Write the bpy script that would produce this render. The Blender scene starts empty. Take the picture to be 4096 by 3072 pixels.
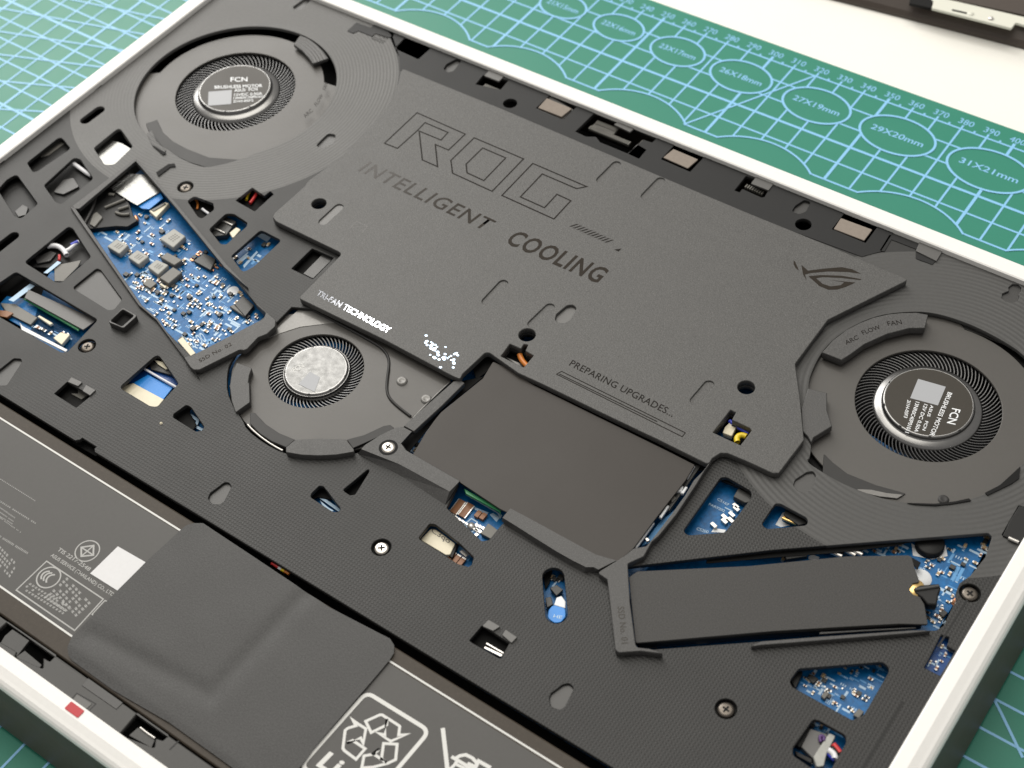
import bpy, math, random
from mathutils import Matrix, Vector
from math import sin, cos, pi, radians, hypot, atan2
scene = bpy.context.scene
col = scene.collection
random.seed(7)
MM = 0.001
# ------------------------------------------------------------------ camera
CAM = Vector((514.1025, -149.9272, 377.0319))
RX = Vector((0.811945744, 0.579501778, -0.070155506))
RY = Vector((0.410101975, -0.651825519, -0.637918375))
RZ = Vector((-0.415403984, 0.489184197, -0.766901788))
FPX = 5980.255
cd = bpy.data.cameras.new('camera'); cam = bpy.data.objects.new('camera', cd); col.objects.link(cam)
cd.sensor_fit = 'HORIZONTAL'; cd.sensor_width = 36.0; cd.lens = 36.0 * FPX / 4096.0
cd.clip_start = 0.01; cd.clip_end = 50
m = Matrix((RX, -RY, -RZ)).transposed().to_4x4(); m.translation = CAM * MM
cam.matrix_world = m
cd.dof.use_dof = True; cd.dof.focus_distance = 0.452; cd.dof.aperture_fstop = 19.0
scene.camera = cam
# ------------------------------------------------------------------ world and lamps
w = bpy.data.worlds.new('World'); scene.world = w; w.use_nodes = True
w.node_tree.nodes['Background'].inputs[0].default_value = (1.0, 0.97, 0.93, 1)
w.node_tree.nodes['Background'].inputs[1].default_value = 0.42
scene.view_settings.view_transform = 'Standard'; scene.view_settings.look = 'None'
scene.view_settings.exposure = 0.0; scene.view_settings.gamma = 1.0
def lamp(name, loc, tgt, sx, sy, power, colr=(1, .97, .92), roll=0):
    l = bpy.data.lights.new(name, 'AREA'); l.shape = 'RECTANGLE'; l.size = sx; l.size_y = sy; l.energy = power; l.color = colr
    o = bpy.data.objects.new(name, l); col.objects.link(o)
    d = Vector(loc) - Vector(tgt)
    o.rotation_euler = d.to_track_quat('Z', 'Y').to_euler(); o.location = loc
    return o
lamp('ceiling_lamp', (-0.66, 0.92, 1.50), (-0.66, 0.92, 0), 0.22, 0.24, 5)
lamp('far_window', (-2.85, 1.70, 1.9), (0.25, 0.1, 0), 2.4, 2.1, 110, (1, .975, .93))
lamp('overhead_panel', (-0.32, 0.65, 2.1), (-0.32, 0.65, 0), 1.8, 1.8, 38, (1, .96, .88))
# ------------------------------------------------------------------ pixel -> plane at its true height
TILES = {'A': (3096, 1000, 2.212), 'B': (3096, 1700, 2.212), 'C': (3096, 2322, 2.212), 'D': (1200, 2572, 3.318),
         'E': (1800, 2572, 3.318), 'F': (1750, 500, 3.318), 'G': (2850, 600, 5.53), 'H': (300, 700, 5.53),
         'I': (600, 900, 5.53), 'J': (500, 1100, 3.687), 'K': (1400, 600, 3.687), 'L': (3430, 0, 3.318),
         'M': (0, 1700, 4.148), 'N': (0, 2050, 4.148), 'O': (0, 2772, 5.53), 'P': (1600, 0, 4.424), 'Q': (3596, 2697, 4.424),
         'W': (0, 0, 1)}
for i in range(4):
    for j in range(4): TILES['%d%d' % (i, j)] = (1000 * i, 750 * j, 2.212)
def upx(px, py, z):
    d = RX * ((px - 2048) / FPX) + RY * ((py - 1536) / FPX) + RZ
    t = (z - CAM.z) / d.z
    return (CAM.x + d.x * t, CAM.y + d.y * t)
def V(z, s):
    """'T11 x,y x,y T12 x,y ...' -> points in mm on the plane at height z"""
    out = []; t = None
    for tok in s.split():
        if ',' in tok:
            x, y = tok.split(','); out.append(upx(t[0] + float(x) / t[2], t[1] + float(y) / t[2], z))
        else: t = TILES[tok[1:]]
    return out
# ------------------------------------------------------------------ shapes
def area(p): return sum(p[i - 1][0] * p[i][1] - p[i][0] * p[i - 1][1] for i in range(len(p))) / 2
def fil(p, r, n=4):
    out = []; k = len(p)
    for i in range(k):
        a, b, c = Vector(p[i - 1]), Vector(p[i]), Vector(p[(i + 1) % k])
        u, v = a - b, c - b; lu, lv = u.length, v.length
        if lu < 1e-6 or lv < 1e-6: continue
        u /= lu; v /= lv
        ang = math.acos(max(-1, min(1, u.dot(v))))
        if ang > 2.95 or ang < .05: out.append(tuple(b)); continue
        t = min(r / math.tan(ang / 2), lu * .48, lv * .48)
        p0 = b + u * t; p1 = b + v * t
        for q in range(n + 1):
            s = q / n; out.append(tuple(p0 * (1 - s) ** 2 + b * 2 * s * (1 - s) + p1 * s * s))
    return out
def smooth(p, it=2):
    for _ in range(it):
        q = []
        for i in range(len(p)):
            a, b = p[i], p[(i + 1) % len(p)]
            q += [(a[0] * .75 + b[0] * .25, a[1] * .75 + b[1] * .25), (a[0] * .25 + b[0] * .75, a[1] * .25 + b[1] * .75)]
        p = q
    return p
def circ(x, y, r, n=48, a0=0, a1=2 * pi):
    return [(x + r * cos(a0 + (a1 - a0) * i / n), y + r * sin(a0 + (a1 - a0) * i / n)) for i in range(n)]
def ring_seg(x, y, r0, r1, a0, a1, n=24):
    A = [radians(a0 + (a1 - a0) * i / n) for i in range(n + 1)]
    return [(x + r1 * cos(a), y + r1 * sin(a)) for a in A] + [(x + r0 * cos(a), y + r0 * sin(a)) for a in reversed(A)]
def capsule(a, b, r, n=10):
    t = atan2(b[1] - a[1], b[0] - a[0])
    return [(b[0] + r * cos(t - pi / 2 + pi * i / n), b[1] + r * sin(t - pi / 2 + pi * i / n)) for i in range(n + 1)] + \
           [(a[0] + r * cos(t + pi / 2 + pi * i / n), a[1] + r * sin(t + pi / 2 + pi * i / n)) for i in range(n + 1)]
def adopt(o, parent):
    col.objects.link(o)
    if parent and parent.parent and parent.parent.parent: parent = parent.parent
    if parent:
        o.parent = parent
        o.matrix_parent_inverse = Matrix.Translation(-parent.location) if parent.type == 'EMPTY' else Matrix.Identity(4)
    return o
def link(name, me, mt, parent, label=None):
    me.materials.clear()
    for q in (mt if isinstance(mt, (list, tuple)) else [mt]): me.materials.append(q)
    o = bpy.data.objects.new(name, me); adopt(o, parent)
    if label: o['label'] = label
    return o
def curve_mesh(cu):
    t = bpy.data.objects.new('tmp', cu); col.objects.link(t)
    dg = bpy.context.evaluated_depsgraph_get()
    me = bpy.data.meshes.new_from_object(t.evaluated_get(dg))
    bpy.data.objects.remove(t); bpy.data.curves.remove(cu)
    return me
def plate(name, parent, mt, outline, z0, z1, holes=(), b=.12, label=None):
    cu = bpy.data.curves.new(name, 'CURVE'); cu.dimensions = '2D'; cu.fill_mode = 'BOTH'
    for lp in [outline] + list(holes):
        s = cu.splines.new('POLY'); s.points.add(len(lp) - 1)
        for k, p in enumerate(lp): s.points[k].co = (p[0] * MM, p[1] * MM, 0, 1)
        s.use_cyclic_u = True
    h = (z1 - z0) / 2
    b = min(b, h * .9)
    cu.extrude = (h - b) * MM; cu.bevel_depth = b * MM; cu.bevel_resolution = 1; cu.offset = -b * MM
    me = curve_mesh(cu)
    me.transform(Matrix.Translation((0, 0, (z0 + h) * MM)))
    me.name = name
    return link(name, me, mt, parent, label)
def mesh(name, parent, mt, verts, faces, idx=None, smoothf=False, label=None):
    me = bpy.data.meshes.new(name)
    me.from_pydata([(v[0] * MM, v[1] * MM, v[2] * MM) for v in verts], [], faces)
    o = link(name, me, mt, parent, label)
    if idx:
        for p, i in zip(me.polygons, idx): p.material_index = i
    if smoothf:
        for p in me.polygons: p.use_smooth = True
    return o
def frustum(name, parent, mt, bot, top, z0, z1, label=None):
    n = len(bot)
    if area(bot) < 0: bot = bot[::-1]; top = top[::-1]
    v = [(p[0], p[1], z0) for p in bot] + [(p[0], p[1], z1) for p in top]
    f = [(i, (i + 1) % n, n + (i + 1) % n, n + i) for i in range(n)] + [tuple(range(n, 2 * n))]
    return mesh(name, parent, mt, v, f, label=label)
def lathe(name, parent, mt, prof, cx, cy, n=72, label=None, arc=None):
    v = []; f = []
    k = len(prof)
    for i in range(n):
        a = 2 * pi * i / n
        v += [(cx + r * cos(a), cy + r * sin(a), z) for r, z in prof]
    for i in range(n):
        j = (i + 1) % n
        f += [(i * k + q, i * k + q + 1, j * k + q + 1, j * k + q) for q in range(k - 1)]
    o = mesh(name, parent, mt, v, f, smoothf=True, label=label)
    return o
def flat(name, parent, mt, polys, z, label=None, lifts=None):
    """thin print lying on a surface: polygons and ribbons, each a hair above the one before"""
    v = []; f = []
    for k, p in enumerate(polys):
        zz = z + (k % 7) * .004 + (lifts[k] if lifts else 0)
        if p[0] == 'ribbon':
            _, A, B_, cl = p; n = len(A); o = len(v)
            v += [(q[0], q[1], zz) for q in A] + [(q[0], q[1], zz) for q in B_]
            f += [(o + n + i, o + n + (i + 1) % n, o + (i + 1) % n, o + i) for i in range(n if cl else n - 1)]
            continue
        if area(p) < 0: p = p[::-1]
        f.append(tuple(range(len(v), len(v) + len(p)))); v += [(q[0], q[1], zz) for q in p]
    return mesh(name, parent, mt, v, f, label=label)
def strokes(lines, wd, closed=False):
    """ribbons with mitred joints, so that no two pieces of one line overlap"""
    out = []
    for L in lines:
        P_ = [Vector(p) for k, p in enumerate(L) if k == 0 or (Vector(p) - Vector(L[k - 1])).length > 1e-5]
        n = len(P_); A = []; B_ = []
        for i in range(n):
            d0 = (P_[i] - P_[i - 1]).normalized() if (i > 0 or closed) else None
            d1 = (P_[(i + 1) % n] - P_[i]).normalized() if (i < n - 1 or closed) else None
            d0 = d0 or d1; d1 = d1 or d0
            t = d0 + d1
            t = t.normalized() if t.length > .15 else d1
            e = Vector((-t.y, t.x)); c = max(.35, abs(e.dot(Vector((-d1.y, d1.x)))))
            A.append(tuple(P_[i] + e * wd / 2 / c)); B_.append(tuple(P_[i] - e * wd / 2 / c))
        out.append(('ribbon', A, B_, closed))
    return out
def text(name, parent, mt, body, p0, p1, p2, z, bold=0.0, space=1.0, label=None):
    cu = bpy.data.curves.new(name, 'FONT'); cu.body = body; cu.size = 1; cu.offset = bold; cu.space_character = space
    cu.resolution_u = 3; cu.fill_mode = 'FRONT'
    me = curve_mesh(cu)
    xs = [v.co.x for v in me.vertices]; x0, x1 = min(xs), max(xs); H = .73
    p0, p1, p2 = Vector(p0), Vector(p1), Vector(p2)
    for v in me.vertices:
        s = (v.co.x - x0) / (x1 - x0); t = v.co.y / H
        q = p0 + (p1 - p0) * s + (p2 - p0) * t
        v.co = (q.x * MM, q.y * MM, z * MM)
    me.name = name
    return link(name, me, mt, parent, label)
def tube(name, parent, mt, pts, r, label=None):
    cu = bpy.data.curves.new(name, 'CURVE'); cu.dimensions = '3D'; cu.bevel_depth = r * MM; cu.bevel_resolution = 2
    s = cu.splines.new('NURBS'); s.points.add(len(pts) - 1)
    for k, p in enumerate(pts): s.points[k].co = (p[0] * MM, p[1] * MM, p[2] * MM, 1)
    s.use_endpoint_u = True; s.order_u = 4; s.resolution_u = 8
    me = curve_mesh(cu); me.name = name
    for p in me.polygons: p.use_smooth = True
    return link(name, me, mt, parent, label)
def inside(p, poly):
    c = False; x, y = p
    for i in range(len(poly)):
        x1, y1 = poly[i - 1]; x2, y2 = poly[i]
        if (y1 > y) != (y2 > y) and x < (x2 - x1) * (y - y1) / (y2 - y1) + x1: c = not c
    return c
class Boxes:
    def __init__(s): s.v = []; s.f = []; s.i = []
    def box(s, x, y, z0, z1, lx, ly, a=0, mi=0):
        ca, sa = cos(a), sin(a); n = len(s.v)
        for z in (z0, z1):
            for dx, dy in ((-1, -1), (1, -1), (1, 1), (-1, 1)):
                ex, ey = dx * lx / 2, dy * ly / 2
                s.v.append((x + ex * ca - ey * sa, y + ex * sa + ey * ca, z))
        for q in ((4, 5, 6, 7), (0, 1, 5, 4), (1, 2, 6, 5), (2, 3, 7, 6), (3, 0, 4, 7)):
            s.f.append(tuple(n + e for e in q)); s.i.append(mi)
    def build(s, name, parent, mts, stuff=False, label=None):
        o = mesh(name, parent, mts, s.v, s.f, s.i, label=label)
        if stuff: o['kind'] = 'stuff'
        return o
# ------------------------------------------------------------------ materials
def mk(name, c, rough=.5, metal=0, spec=.5, var=0, vscale=900, grain=0, gscale=4000, relief=None, speck=0, coat=0):
    M = bpy.data.materials.new(name); M.use_nodes = True; nt = M.node_tree; N = nt.nodes; Lk = nt.links.new
    b = N['Principled BSDF']
    b.inputs['Base Color'].default_value = (*c, 1); b.inputs['Roughness'].default_value = rough
    b.inputs['Metallic'].default_value = metal; b.inputs['Specular IOR Level'].default_value = spec
    if coat: b.inputs['Coat Weight'].default_value = coat; b.inputs['Coat Roughness'].default_value = .08
    geo = N.new('ShaderNodeNewGeometry')
    def math_(op, a, v=None, v2=None):
        n = N.new('ShaderNodeMath'); n.operation = op
        for k, x in enumerate((a, v, v2)):
            if x is None: continue
            if isinstance(x, (int, float)): n.inputs[k].default_value = x
            else: Lk(x, n.inputs[k])
        return n.outputs[0]
    if var or speck:
        no = N.new('ShaderNodeTexNoise'); no.inputs['Scale'].default_value = vscale * .05; no.inputs['Detail'].default_value = 6
        Lk(geo.outputs['Position'], no.inputs['Vector'])
        n2 = N.new('ShaderNodeTexNoise'); n2.inputs['Scale'].default_value = vscale; n2.inputs['Detail'].default_value = 2
        Lk(geo.outputs['Position'], n2.inputs['Vector'])
        f = math_('ADD', math_('MULTIPLY', math_('SUBTRACT', no.outputs['Fac'], .5), var * .5), math_('MULTIPLY', math_('SUBTRACT', n2.outputs['Fac'], .5), var * 2))
        f = math_('ADD', f, 1.0)
        if speck:
            n3 = N.new('ShaderNodeTexNoise'); n3.inputs['Scale'].default_value = 2600; n3.inputs['Detail'].default_value = 1
            Lk(geo.outputs['Position'], n3.inputs['Vector'])
            s = math_('MAXIMUM', math_('MULTIPLY', math_('SUBTRACT', n3.outputs['Fac'], .62), speck * 12), 0)
            f = math_('ADD', f, s)
        vm = N.new('ShaderNodeVectorMath'); vm.operation = 'SCALE'; vm.inputs[0].default_value = c; Lk(f, vm.inputs['Scale'])
        Lk(vm.outputs[0], b.inputs['Base Color'])
        Lk(math_('ADD', math_('MULTIPLY', math_('SUBTRACT', no.outputs['Fac'], .5), .12), rough), b.inputs['Roughness'])
    hs = None; strength = .5; dist = .0002
    if grain:
        g = N.new('ShaderNodeTexNoise'); g.inputs['Scale'].default_value = gscale; g.inputs['Detail'].default_value = 2
        Lk(geo.outputs['Position'], g.inputs['Vector']); hs = math_('MULTIPLY', g.outputs['Fac'], grain)
    if relief:
        sep = N.new('ShaderNodeSeparateXYZ'); Lk(geo.outputs['Position'], sep.inputs[0])
        X, Y = sep.outputs[0], sep.outputs[1]
        if relief[0] == 'knurl':
            def dist_(cx, cy): return math_('SQRT', math_('ADD', math_('POWER', math_('SUBTRACT', X, cx * MM), 2), math_('POWER', math_('SUBTRACT', Y, cy * MM), 2)))
            sx = math_('SINE', math_('MULTIPLY', X, 2 * pi / .00098)); sy = math_('SINE', math_('MULTIPLY', Y, 2 * pi / .00106))
            k = math_('ADD', math_('MULTIPLY', sy, .5), math_('MULTIPLY', sx, math_('ADD', math_('MULTIPLY', sy, .45), .32)))
            mk_ = math_('MULTIPLY', math_('MINIMUM', math_('MAXIMUM', math_('DIVIDE', math_('SUBTRACT', math_('SUBTRACT', X, math_('MULTIPLY', Y, .3)), .180), .10), .03), 1),
                        math_('MINIMUM', math_('MAXIMUM', math_('DIVIDE', math_('SUBTRACT', .155, Y), .03), 0), 1))
            k = math_('MULTIPLY', k, math_('MULTIPLY', mk_, .15))
            field = None
            for cx, cy, rad, per, lift, amp in ((154.4, 134.2, 61.2, 1.25, 3.8, .07), (433.2, 132.4, 61.2, 1.6, 2.1, .13)):
                d = dist_(cx, cy); inn = math_('LESS_THAN', d, rad * MM)
                g_ = math_('MULTIPLY', math_('SINE', math_('MULTIPLY', d, 2 * pi / (per * MM))), amp)
                k = math_('ADD', math_('MULTIPLY', k, math_('SUBTRACT', 1.0, inn)), math_('MULTIPLY', g_, inn))
                inn = math_('MULTIPLY', inn, lift); field = inn if field is None else math_('MAXIMUM', field, inn)
            if isinstance(relief[1], tuple):
                src = b.inputs['Base Color'].links[0].from_socket
                mx = N.new('ShaderNodeVectorMath'); mx.operation = 'SCALE'; Lk(src, mx.inputs[0])
                Lk(math_('ADD', 1.0, field), mx.inputs['Scale']); Lk(mx.outputs[0], b.inputs['Base Color'])
        elif relief[0] == 'rings':
            _, cx, cy, per = relief
            d = math_('SQRT', math_('ADD', math_('POWER', math_('SUBTRACT', X, cx * MM), 2), math_('POWER', math_('SUBTRACT', Y, cy * MM), 2)))
            k = math_('MULTIPLY', math_('SINE', math_('MULTIPLY', d, 2 * pi / (per * MM))), .2)
        elif relief[0] == 'lines':
            k = math_('MULTIPLY', math_('SINE', math_('MULTIPLY', Y, 2 * pi / (relief[1] * MM))), .5)
        hs = k if hs is None else math_('ADD', hs, k)
        dist = .00028; strength = 1.0
    if hs is not None:
        bp = N.new('ShaderNodeBump'); bp.inputs['Strength'].default_value = strength; bp.inputs['Distance'].default_value = dist
        Lk(hs, bp.inputs['Height']); Lk(bp.outputs['Normal'], b.inputs['Normal'])
    return M
PL = (.020, .0198, .0193)
m_deck = mk('deck_plastic', PL, .52, spec=.36, var=.12, grain=.10, relief=('knurl', (.9,)))
m_strip = mk('strip_plastic', (.016, .0162, .0166), .5, spec=.22, var=.08)
m_ledge = mk('ledge_plastic', (.036, .035, .033), .5, var=.1, grain=.1)
m_ledge_rib = mk('ribbed_plastic', (.030, .029, .028), .5, var=.1, relief=('lines', 1.9))
m_disc_l = mk('grooved_plastic_left', (.062, .0605, .059), .5, var=.08, relief=('rings', 154.3, 134.5, 1.25))
m_disc_r = mk('grooved_plastic_right', (.080, .077, .073), .5, spec=.4, var=.08, relief=('rings', 432.0, 130.0, 1.6))
m_cover = mk('cover_paint', (.060, .059, .057), .54, var=.75, vscale=2500, grain=.8, gscale=2400, speck=.5)
m_raised = mk('raised_plastic', (.050, .049, .048), .54, var=.6, vscale=2500, grain=.7, gscale=2400, speck=.4)
m_dark = mk('dark_plastic', (.008, .008, .008), .5, spec=.3)
m_black = mk('black_void', (.006, .006, .006), .7, spec=.2)
m_boss = mk('smooth_plastic', (.040, .039, .038), .4, var=.05)
m_ink = mk('glossy_ink', (.030, .025, .020), .13, spec=.20)
m_inkbrown = mk('engraved_ink', (.010, .008, .006), .6, spec=.12)
m_fan = mk('fan_cover', (.066, .062, .057), .42, var=.05, spec=.42)
m_fan_dark = mk('fan_step', (.026, .0255, .025), .5, spec=.3, var=.1)
m_blade = mk('blade_plastic', (.045, .045, .046), .26, spec=.8)
m_chrome = mk('hub_chrome', (.24, .238, .235), .30, metal=1, var=.1)
m_hub = mk('hub_label', (.034, .029, .022), .45, spec=.3, var=.08)
m_patch = mk('label_print', (.34, .35, .37), .5)
m_hubfoil = mk('hub_foil', (.17, .17, .168), .42, metal=1, var=.5, vscale=500, grain=1.0, gscale=700)
m_foil = mk('foil', (.36, .36, .35), .36, metal=1, var=.3, vscale=700, grain=1.0, gscale=500)
m_foil_s = mk('creased_foil', (.22, .22, .212), .28, metal=1, var=.25, grain=1.0, gscale=350)
m_steel = mk('fan_steel', (.15, .146, .14), .38, metal=.35, var=.15, grain=.3, gscale=600)
m_rim = mk('white_aluminium', (.79, .782, .76), .38, spec=.4, var=.03)
m_rimedge = mk('rim_bevel', (.80, .80, .78), .3, spec=.5)
m_body = mk('side_plastic', (.085, .060, .050), .5, var=.1)
m_pcb = mk('blue_board', (.002, .115, .32), .34, spec=.28, var=.5, vscale=900)
m_pcb_d = mk('dark_blue_board', (.003, .055, .22), .35, spec=.3, var=.3, vscale=700)
m_silk = mk('silkscreen', (.42, .58, .74), .5)
m_trace = mk('light_trace', (.10, .32, .62), .45)
m_tan = mk('capacitor_tan', (.42, .30, .16), .5)
m_brown = mk('capacitor_brown', (.25, .10, .035), .45)
m_tin = mk('solder_tin', (.62, .60, .57), .38, metal=.8)
m_chip = mk('chip_black', (.030, .030, .028), .45, var=.1)
m_chip_g = mk('chip_grey', (.14, .135, .12), .5, var=.1)
m_ind = mk('inductor_grey', (.36, .36, .335), .6, var=.12)
m_ind_d = mk('inductor_dark', (.13, .125, .112), .5, var=.1)
m_cream = mk('cream_plastic', (.72, .66, .50), .45, var=.05)
m_copper = mk('copper', (.65, .30, .16), .35, metal=.7)
m_gold = mk('gold', (.80, .55, .22), .3, metal=.9)
m_white = mk('white_print', (.78, .80, .82), .5)
m_ribbon = mk('blue_ribbon', (.01, .22, .66), .35)
m_ribbon_d = mk('dark_blue_ribbon', (.004, .06, .26), .3)
m_red = mk('red_wire', (.55, .03, .03), .4); m_yellow = mk('yellow_wire', (.75, .55, .02), .4)
m_orange = mk('orange_wire', (.55, .18, .03), .4); m_wirew = mk('white_wire', (.75, .75, .78), .4); m_wireb = mk('blue_wire', (.03, .05, .5), .4)
m_purple = mk('purple_wire', (.08, .03, .14), .5)
m_green = mk('green_board', (.02, .20, .07), .4, var=.2)
m_bat = mk('battery_label', (.068, .066, .063), .46, spec=.27, var=.06)
m_batside = mk('battery_case', (.046, .037, .028), .52, spec=.25, var=.2, speck=.25)
m_tape = mk('black_film', (.046, .0455, .045), .56, spec=.35, var=.6, vscale=2300, grain=.5, gscale=2000)
m_batprint = mk('battery_print', (.60, .60, .58), .5)
m_batprint2 = mk('battery_small_print', (.34, .34, .33), .5)
m_pad = mk('foam_pad', (.225, .19, .16), .8, var=.12)
m_padframe = mk('pad_tray', (.09, .088, .085), .4)
m_sticker = mk('sticker_white', (.60, .60, .61), .5, var=.04)
m_redtab = mk('red_film', (.42, .004, .012), .4)
m_mem = mk('memory_shield', (.036, .031, .027), .44, spec=.25, var=.05)
m_ssd = mk('ssd_pad', (.038, .0365, .035), .62, spec=.4, var=.6, vscale=2500, grain=.6, gscale=2200)
m_screw = mk('screw_steel', (.50, .47, .43), .28, metal=1); m_screw_k = mk('screw_black', (.12, .105, .09), .35, metal=.8)
m_mat = mk('mat_green', (.024, .205, .140), .45, spec=.36, var=.08, vscale=1500, grain=.15, gscale=2500)
m_matline = mk('mat_print', (.22, .50, .78), .45)
m_desk = mk('desk_white', (.80, .79, .74), .5, var=.02)
m_dev = mk('device_case', (.055, .042, .034), .45, var=.15)
m_bracket = mk('bracket_metal', (.66, .66, .58), .4, spec=.5)
m_holo = mk('hologram_flake', (.10, .125, .16), .12, metal=.9)
m_mirror_ink = mk('mirror_ink', (.55, .57, .62), .07, metal=.95)

def thing(name, label, cat, loc=(0, 0, 0)):
    o = bpy.data.objects.new(name, None); col.objects.link(o); o.location = [v * MM for v in loc]
    o.empty_display_size = .02; o['label'] = label; o['category'] = cat
    return o
# ------------------------------------------------------------------ desk and mat
def structure(o): o['kind'] = 'structure'; return o
structure(plate('desk', None, m_desk, [(-900, -700), (1300, -700), (1300, 900), (-900, 900)], -30, -3, b=1))
mat = thing('cutting_mat', 'green cutting mat with pale blue grid and ruler numbers under the laptop', 'cutting mat', (290, 65, -3))
plate('mat_sheet', mat, m_mat, fil([(-30, -170), (602, -170), (602, 289.6), (-30, 289.6)], 6), -3, 0, b=.25)
ZP = .06
arcs = [(170.0, 210.6, 27.2), (217.6, 209.5, 28.0), (271.9, 209.2, 28.6), (325.0, 208.2, 29.2), (383.6, 207.4, 30.2), (440.0, 206.5, 31.0)]
lines = []; thick = []
def clipped(p, q, skip, n=160):
    """pieces of the segment outside the round and oval fields"""
    segs = []; cur = None
    for i in range(n + 1):
        s = i / n; x = p[0] + (q[0] - p[0]) * s; y = p[1] + (q[1] - p[1]) * s
        if skip(x, y):
            if cur: segs.append(cur); cur = None
        else: cur = (cur[0], (x, y)) if cur else ((x, y), (x, y))
    if cur: segs.append(cur)
    return [s for s in segs if s[0] != s[1]]
ovals = [(209.6, 267.6, 21, 15, '21X15mm'), (237.3, 267.2, 22, 16, '22X16mm'), (265.9, 266.0, 23, 17, '23X17mm'), (295.2, 265.2, 25.5, 18, '26X18mm'),
         (328.3, 264.7, 27, 19, '27X19mm'), (361.8, 264.7, 29, 20, '29X20mm'), (398.0, 264.3, 31, 21, '31X21mm')]
def skip(x, y):
    for a, b, r in arcs:
        if hypot(x - a, y - b) < r: return True
    for a, b, w_, h_, _t in ovals:
        if ((x - a) / (w_ / 2)) ** 2 + ((y - b) / (h_ / 2)) ** 2 < 1: return True
    return False
for x in range(130, 600, 10):
    (thick if x % 50 == 0 else lines).extend(clipped((x, 230), (x, 282.2), skip))
for y in range(230, 290, 10):
    (thick if y == 250 else lines).extend(clipped((100, y), (600, y), skip, 2400))
for x in range(105, 600, 10): lines.append(((x, 280), (x, 281.3)))
for x in range(-20, 130, 10): (thick if x % 50 == 0 else lines).append(((x, -165), (x, 285)))
for y in range(-160, 230, 10):
    (thick if y % 50 == 0 else lines).append(((-25, y), (130, y)))
    lines.append(((480, y), (595, y)))
for x in range(130, 480, 10): lines.append(((x, -165), (x, -60)))
for x in range(480, 600, 10): lines.append(((x, -165), (x, 45)) if x == 500 else ((x, -165), (x, 20)))
for a in (13.0, 15.4, 17.8, 20.2, 23.0, 26.0): # fan of angle lines
    t = radians(a); lines.append(((339 - 400 * cos(t), 238 - 400 * sin(t)), (339 - 200 * cos(t), 238 - 200 * sin(t))))
lines.append(((319.5, 280), (290.8, 229.6))); lines.append(((490.0, 67), (500, 58))); lines.append(((484, 72), (490, 67)))
rank = lambda l: 0 if l[0][1] == l[1][1] else (.04 if l[0][0] == l[1][0] else .08)
flat('grid_print', mat, m_matline, strokes([list(l) for l in lines], .8) + strokes([list(l) for l in thick], 1.15), ZP, lifts=[rank(l) for l in lines + thick])
ol = []
for a, b, r in arcs:
    t0 = math.asin((229.6 - b) / r)
    L = [(a + r * cos(t0 + (pi - 2 * t0) * i / 40), b + r * sin(t0 + (pi - 2 * t0) * i / 40)) for i in range(41)]
    ol += strokes([L], .8)
for a, b, w_, h_, t in ovals:
    ol += strokes([[(a + w_ / 2 * cos(2 * pi * i / 64), b + h_ / 2 * sin(2 * pi * i / 64)) for i in range(64)]], .95, True)
flat('template_outline', mat, m_matline, ol, ZP + .12)
for a, b, w_, h_, t in ovals:
    k = w_ * .36
    text('oval_size_text', mat, m_matline, t, (a - k, b - 1.3), (a + k, b - 1.3), (a - k, b + 1.4 + w_ * .012), ZP, .012)
for x in range(150, 460, 10):
    text('ruler_number', mat, m_matline, str(x), (x - 2.6, 282.8), (x + 3.2, 282.8), (x - 2.6, 285.9), ZP, .006)
# ------------------------------------------------------------------ second device at the back of the desk
dv = thing('device_chassis', 'dark open device edge with a pale metal bracket across the white desk', 'device', (360, 360, -3))
e0, e1 = Vector((275, 327.1)), Vector((600, 362.8)); en = Vector((-.109, .994))
def off(d): return [tuple(e0 + en * d), tuple(e1 + en * d)]
prof = [(0, -1.5), (1.2, .2), (6.5, 4.6), (9, 5.2)]
v = []; f = []
for k, (d, z) in enumerate(prof):
    for p in off(d): v.append((p[0], p[1], z))
for k in range(len(prof) - 1): f.append((2 * k, 2 * k + 1, 2 * k + 3, 2 * k + 2))
n0 = len(v)
for d, z in ((9, 4.0), (240, 4.0), (240, -2.9), (0, -2.9)):
    for p in off(d): v.append((p[0], p[1], z))
f += [(6, 7, n0 + 1, n0), (n0, n0 + 1, n0 + 3, n0 + 2), (n0 + 2, n0 + 3, n0 + 5, n0 + 4), (0, 1, n0 + 7, n0 + 6)]
mesh('case_edge', dv, m_dev, v, f)
br = plate('hinge_bracket', dv, m_bracket, fil(V(5.6, 'TL 960,-30 1010,20 985,108 2045,376 2100,300 2215,335 2600,430 2600,330 2210,228 1150,-20'), .7), 4.6, 5.7)
flat('bracket_slot', br, m_dark, [capsule(V(5.8, 'TL 1270,132')[0], V(5.8, 'TL 1440,172')[0], .55)], 5.75)
lathe('bracket_rivet', br, m_bracket, [(0.01, 6.2), (1.0, 6.1), (1.4, 5.7)], *V(5.8, 'TL 1505,180')[0], n=20)
lathe('bracket_rivet', br, m_tin, [(0.01, 6.4), (.9, 6.2), (1.2, 5.7)], *V(5.8, 'TL 1770,245')[0], n=20)
plate('case_plate', dv, m_dev, V(6, 'TL 1150,-30 2210,200 2900,370 3100,-500 1400,-500'), 4.1, 6.2)
plate('port_gap', dv, m_black, V(5.4, 'TL 700,-40 690,40 980,105 1000,20 950,-40'), 4.1, 5.35)
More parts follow.
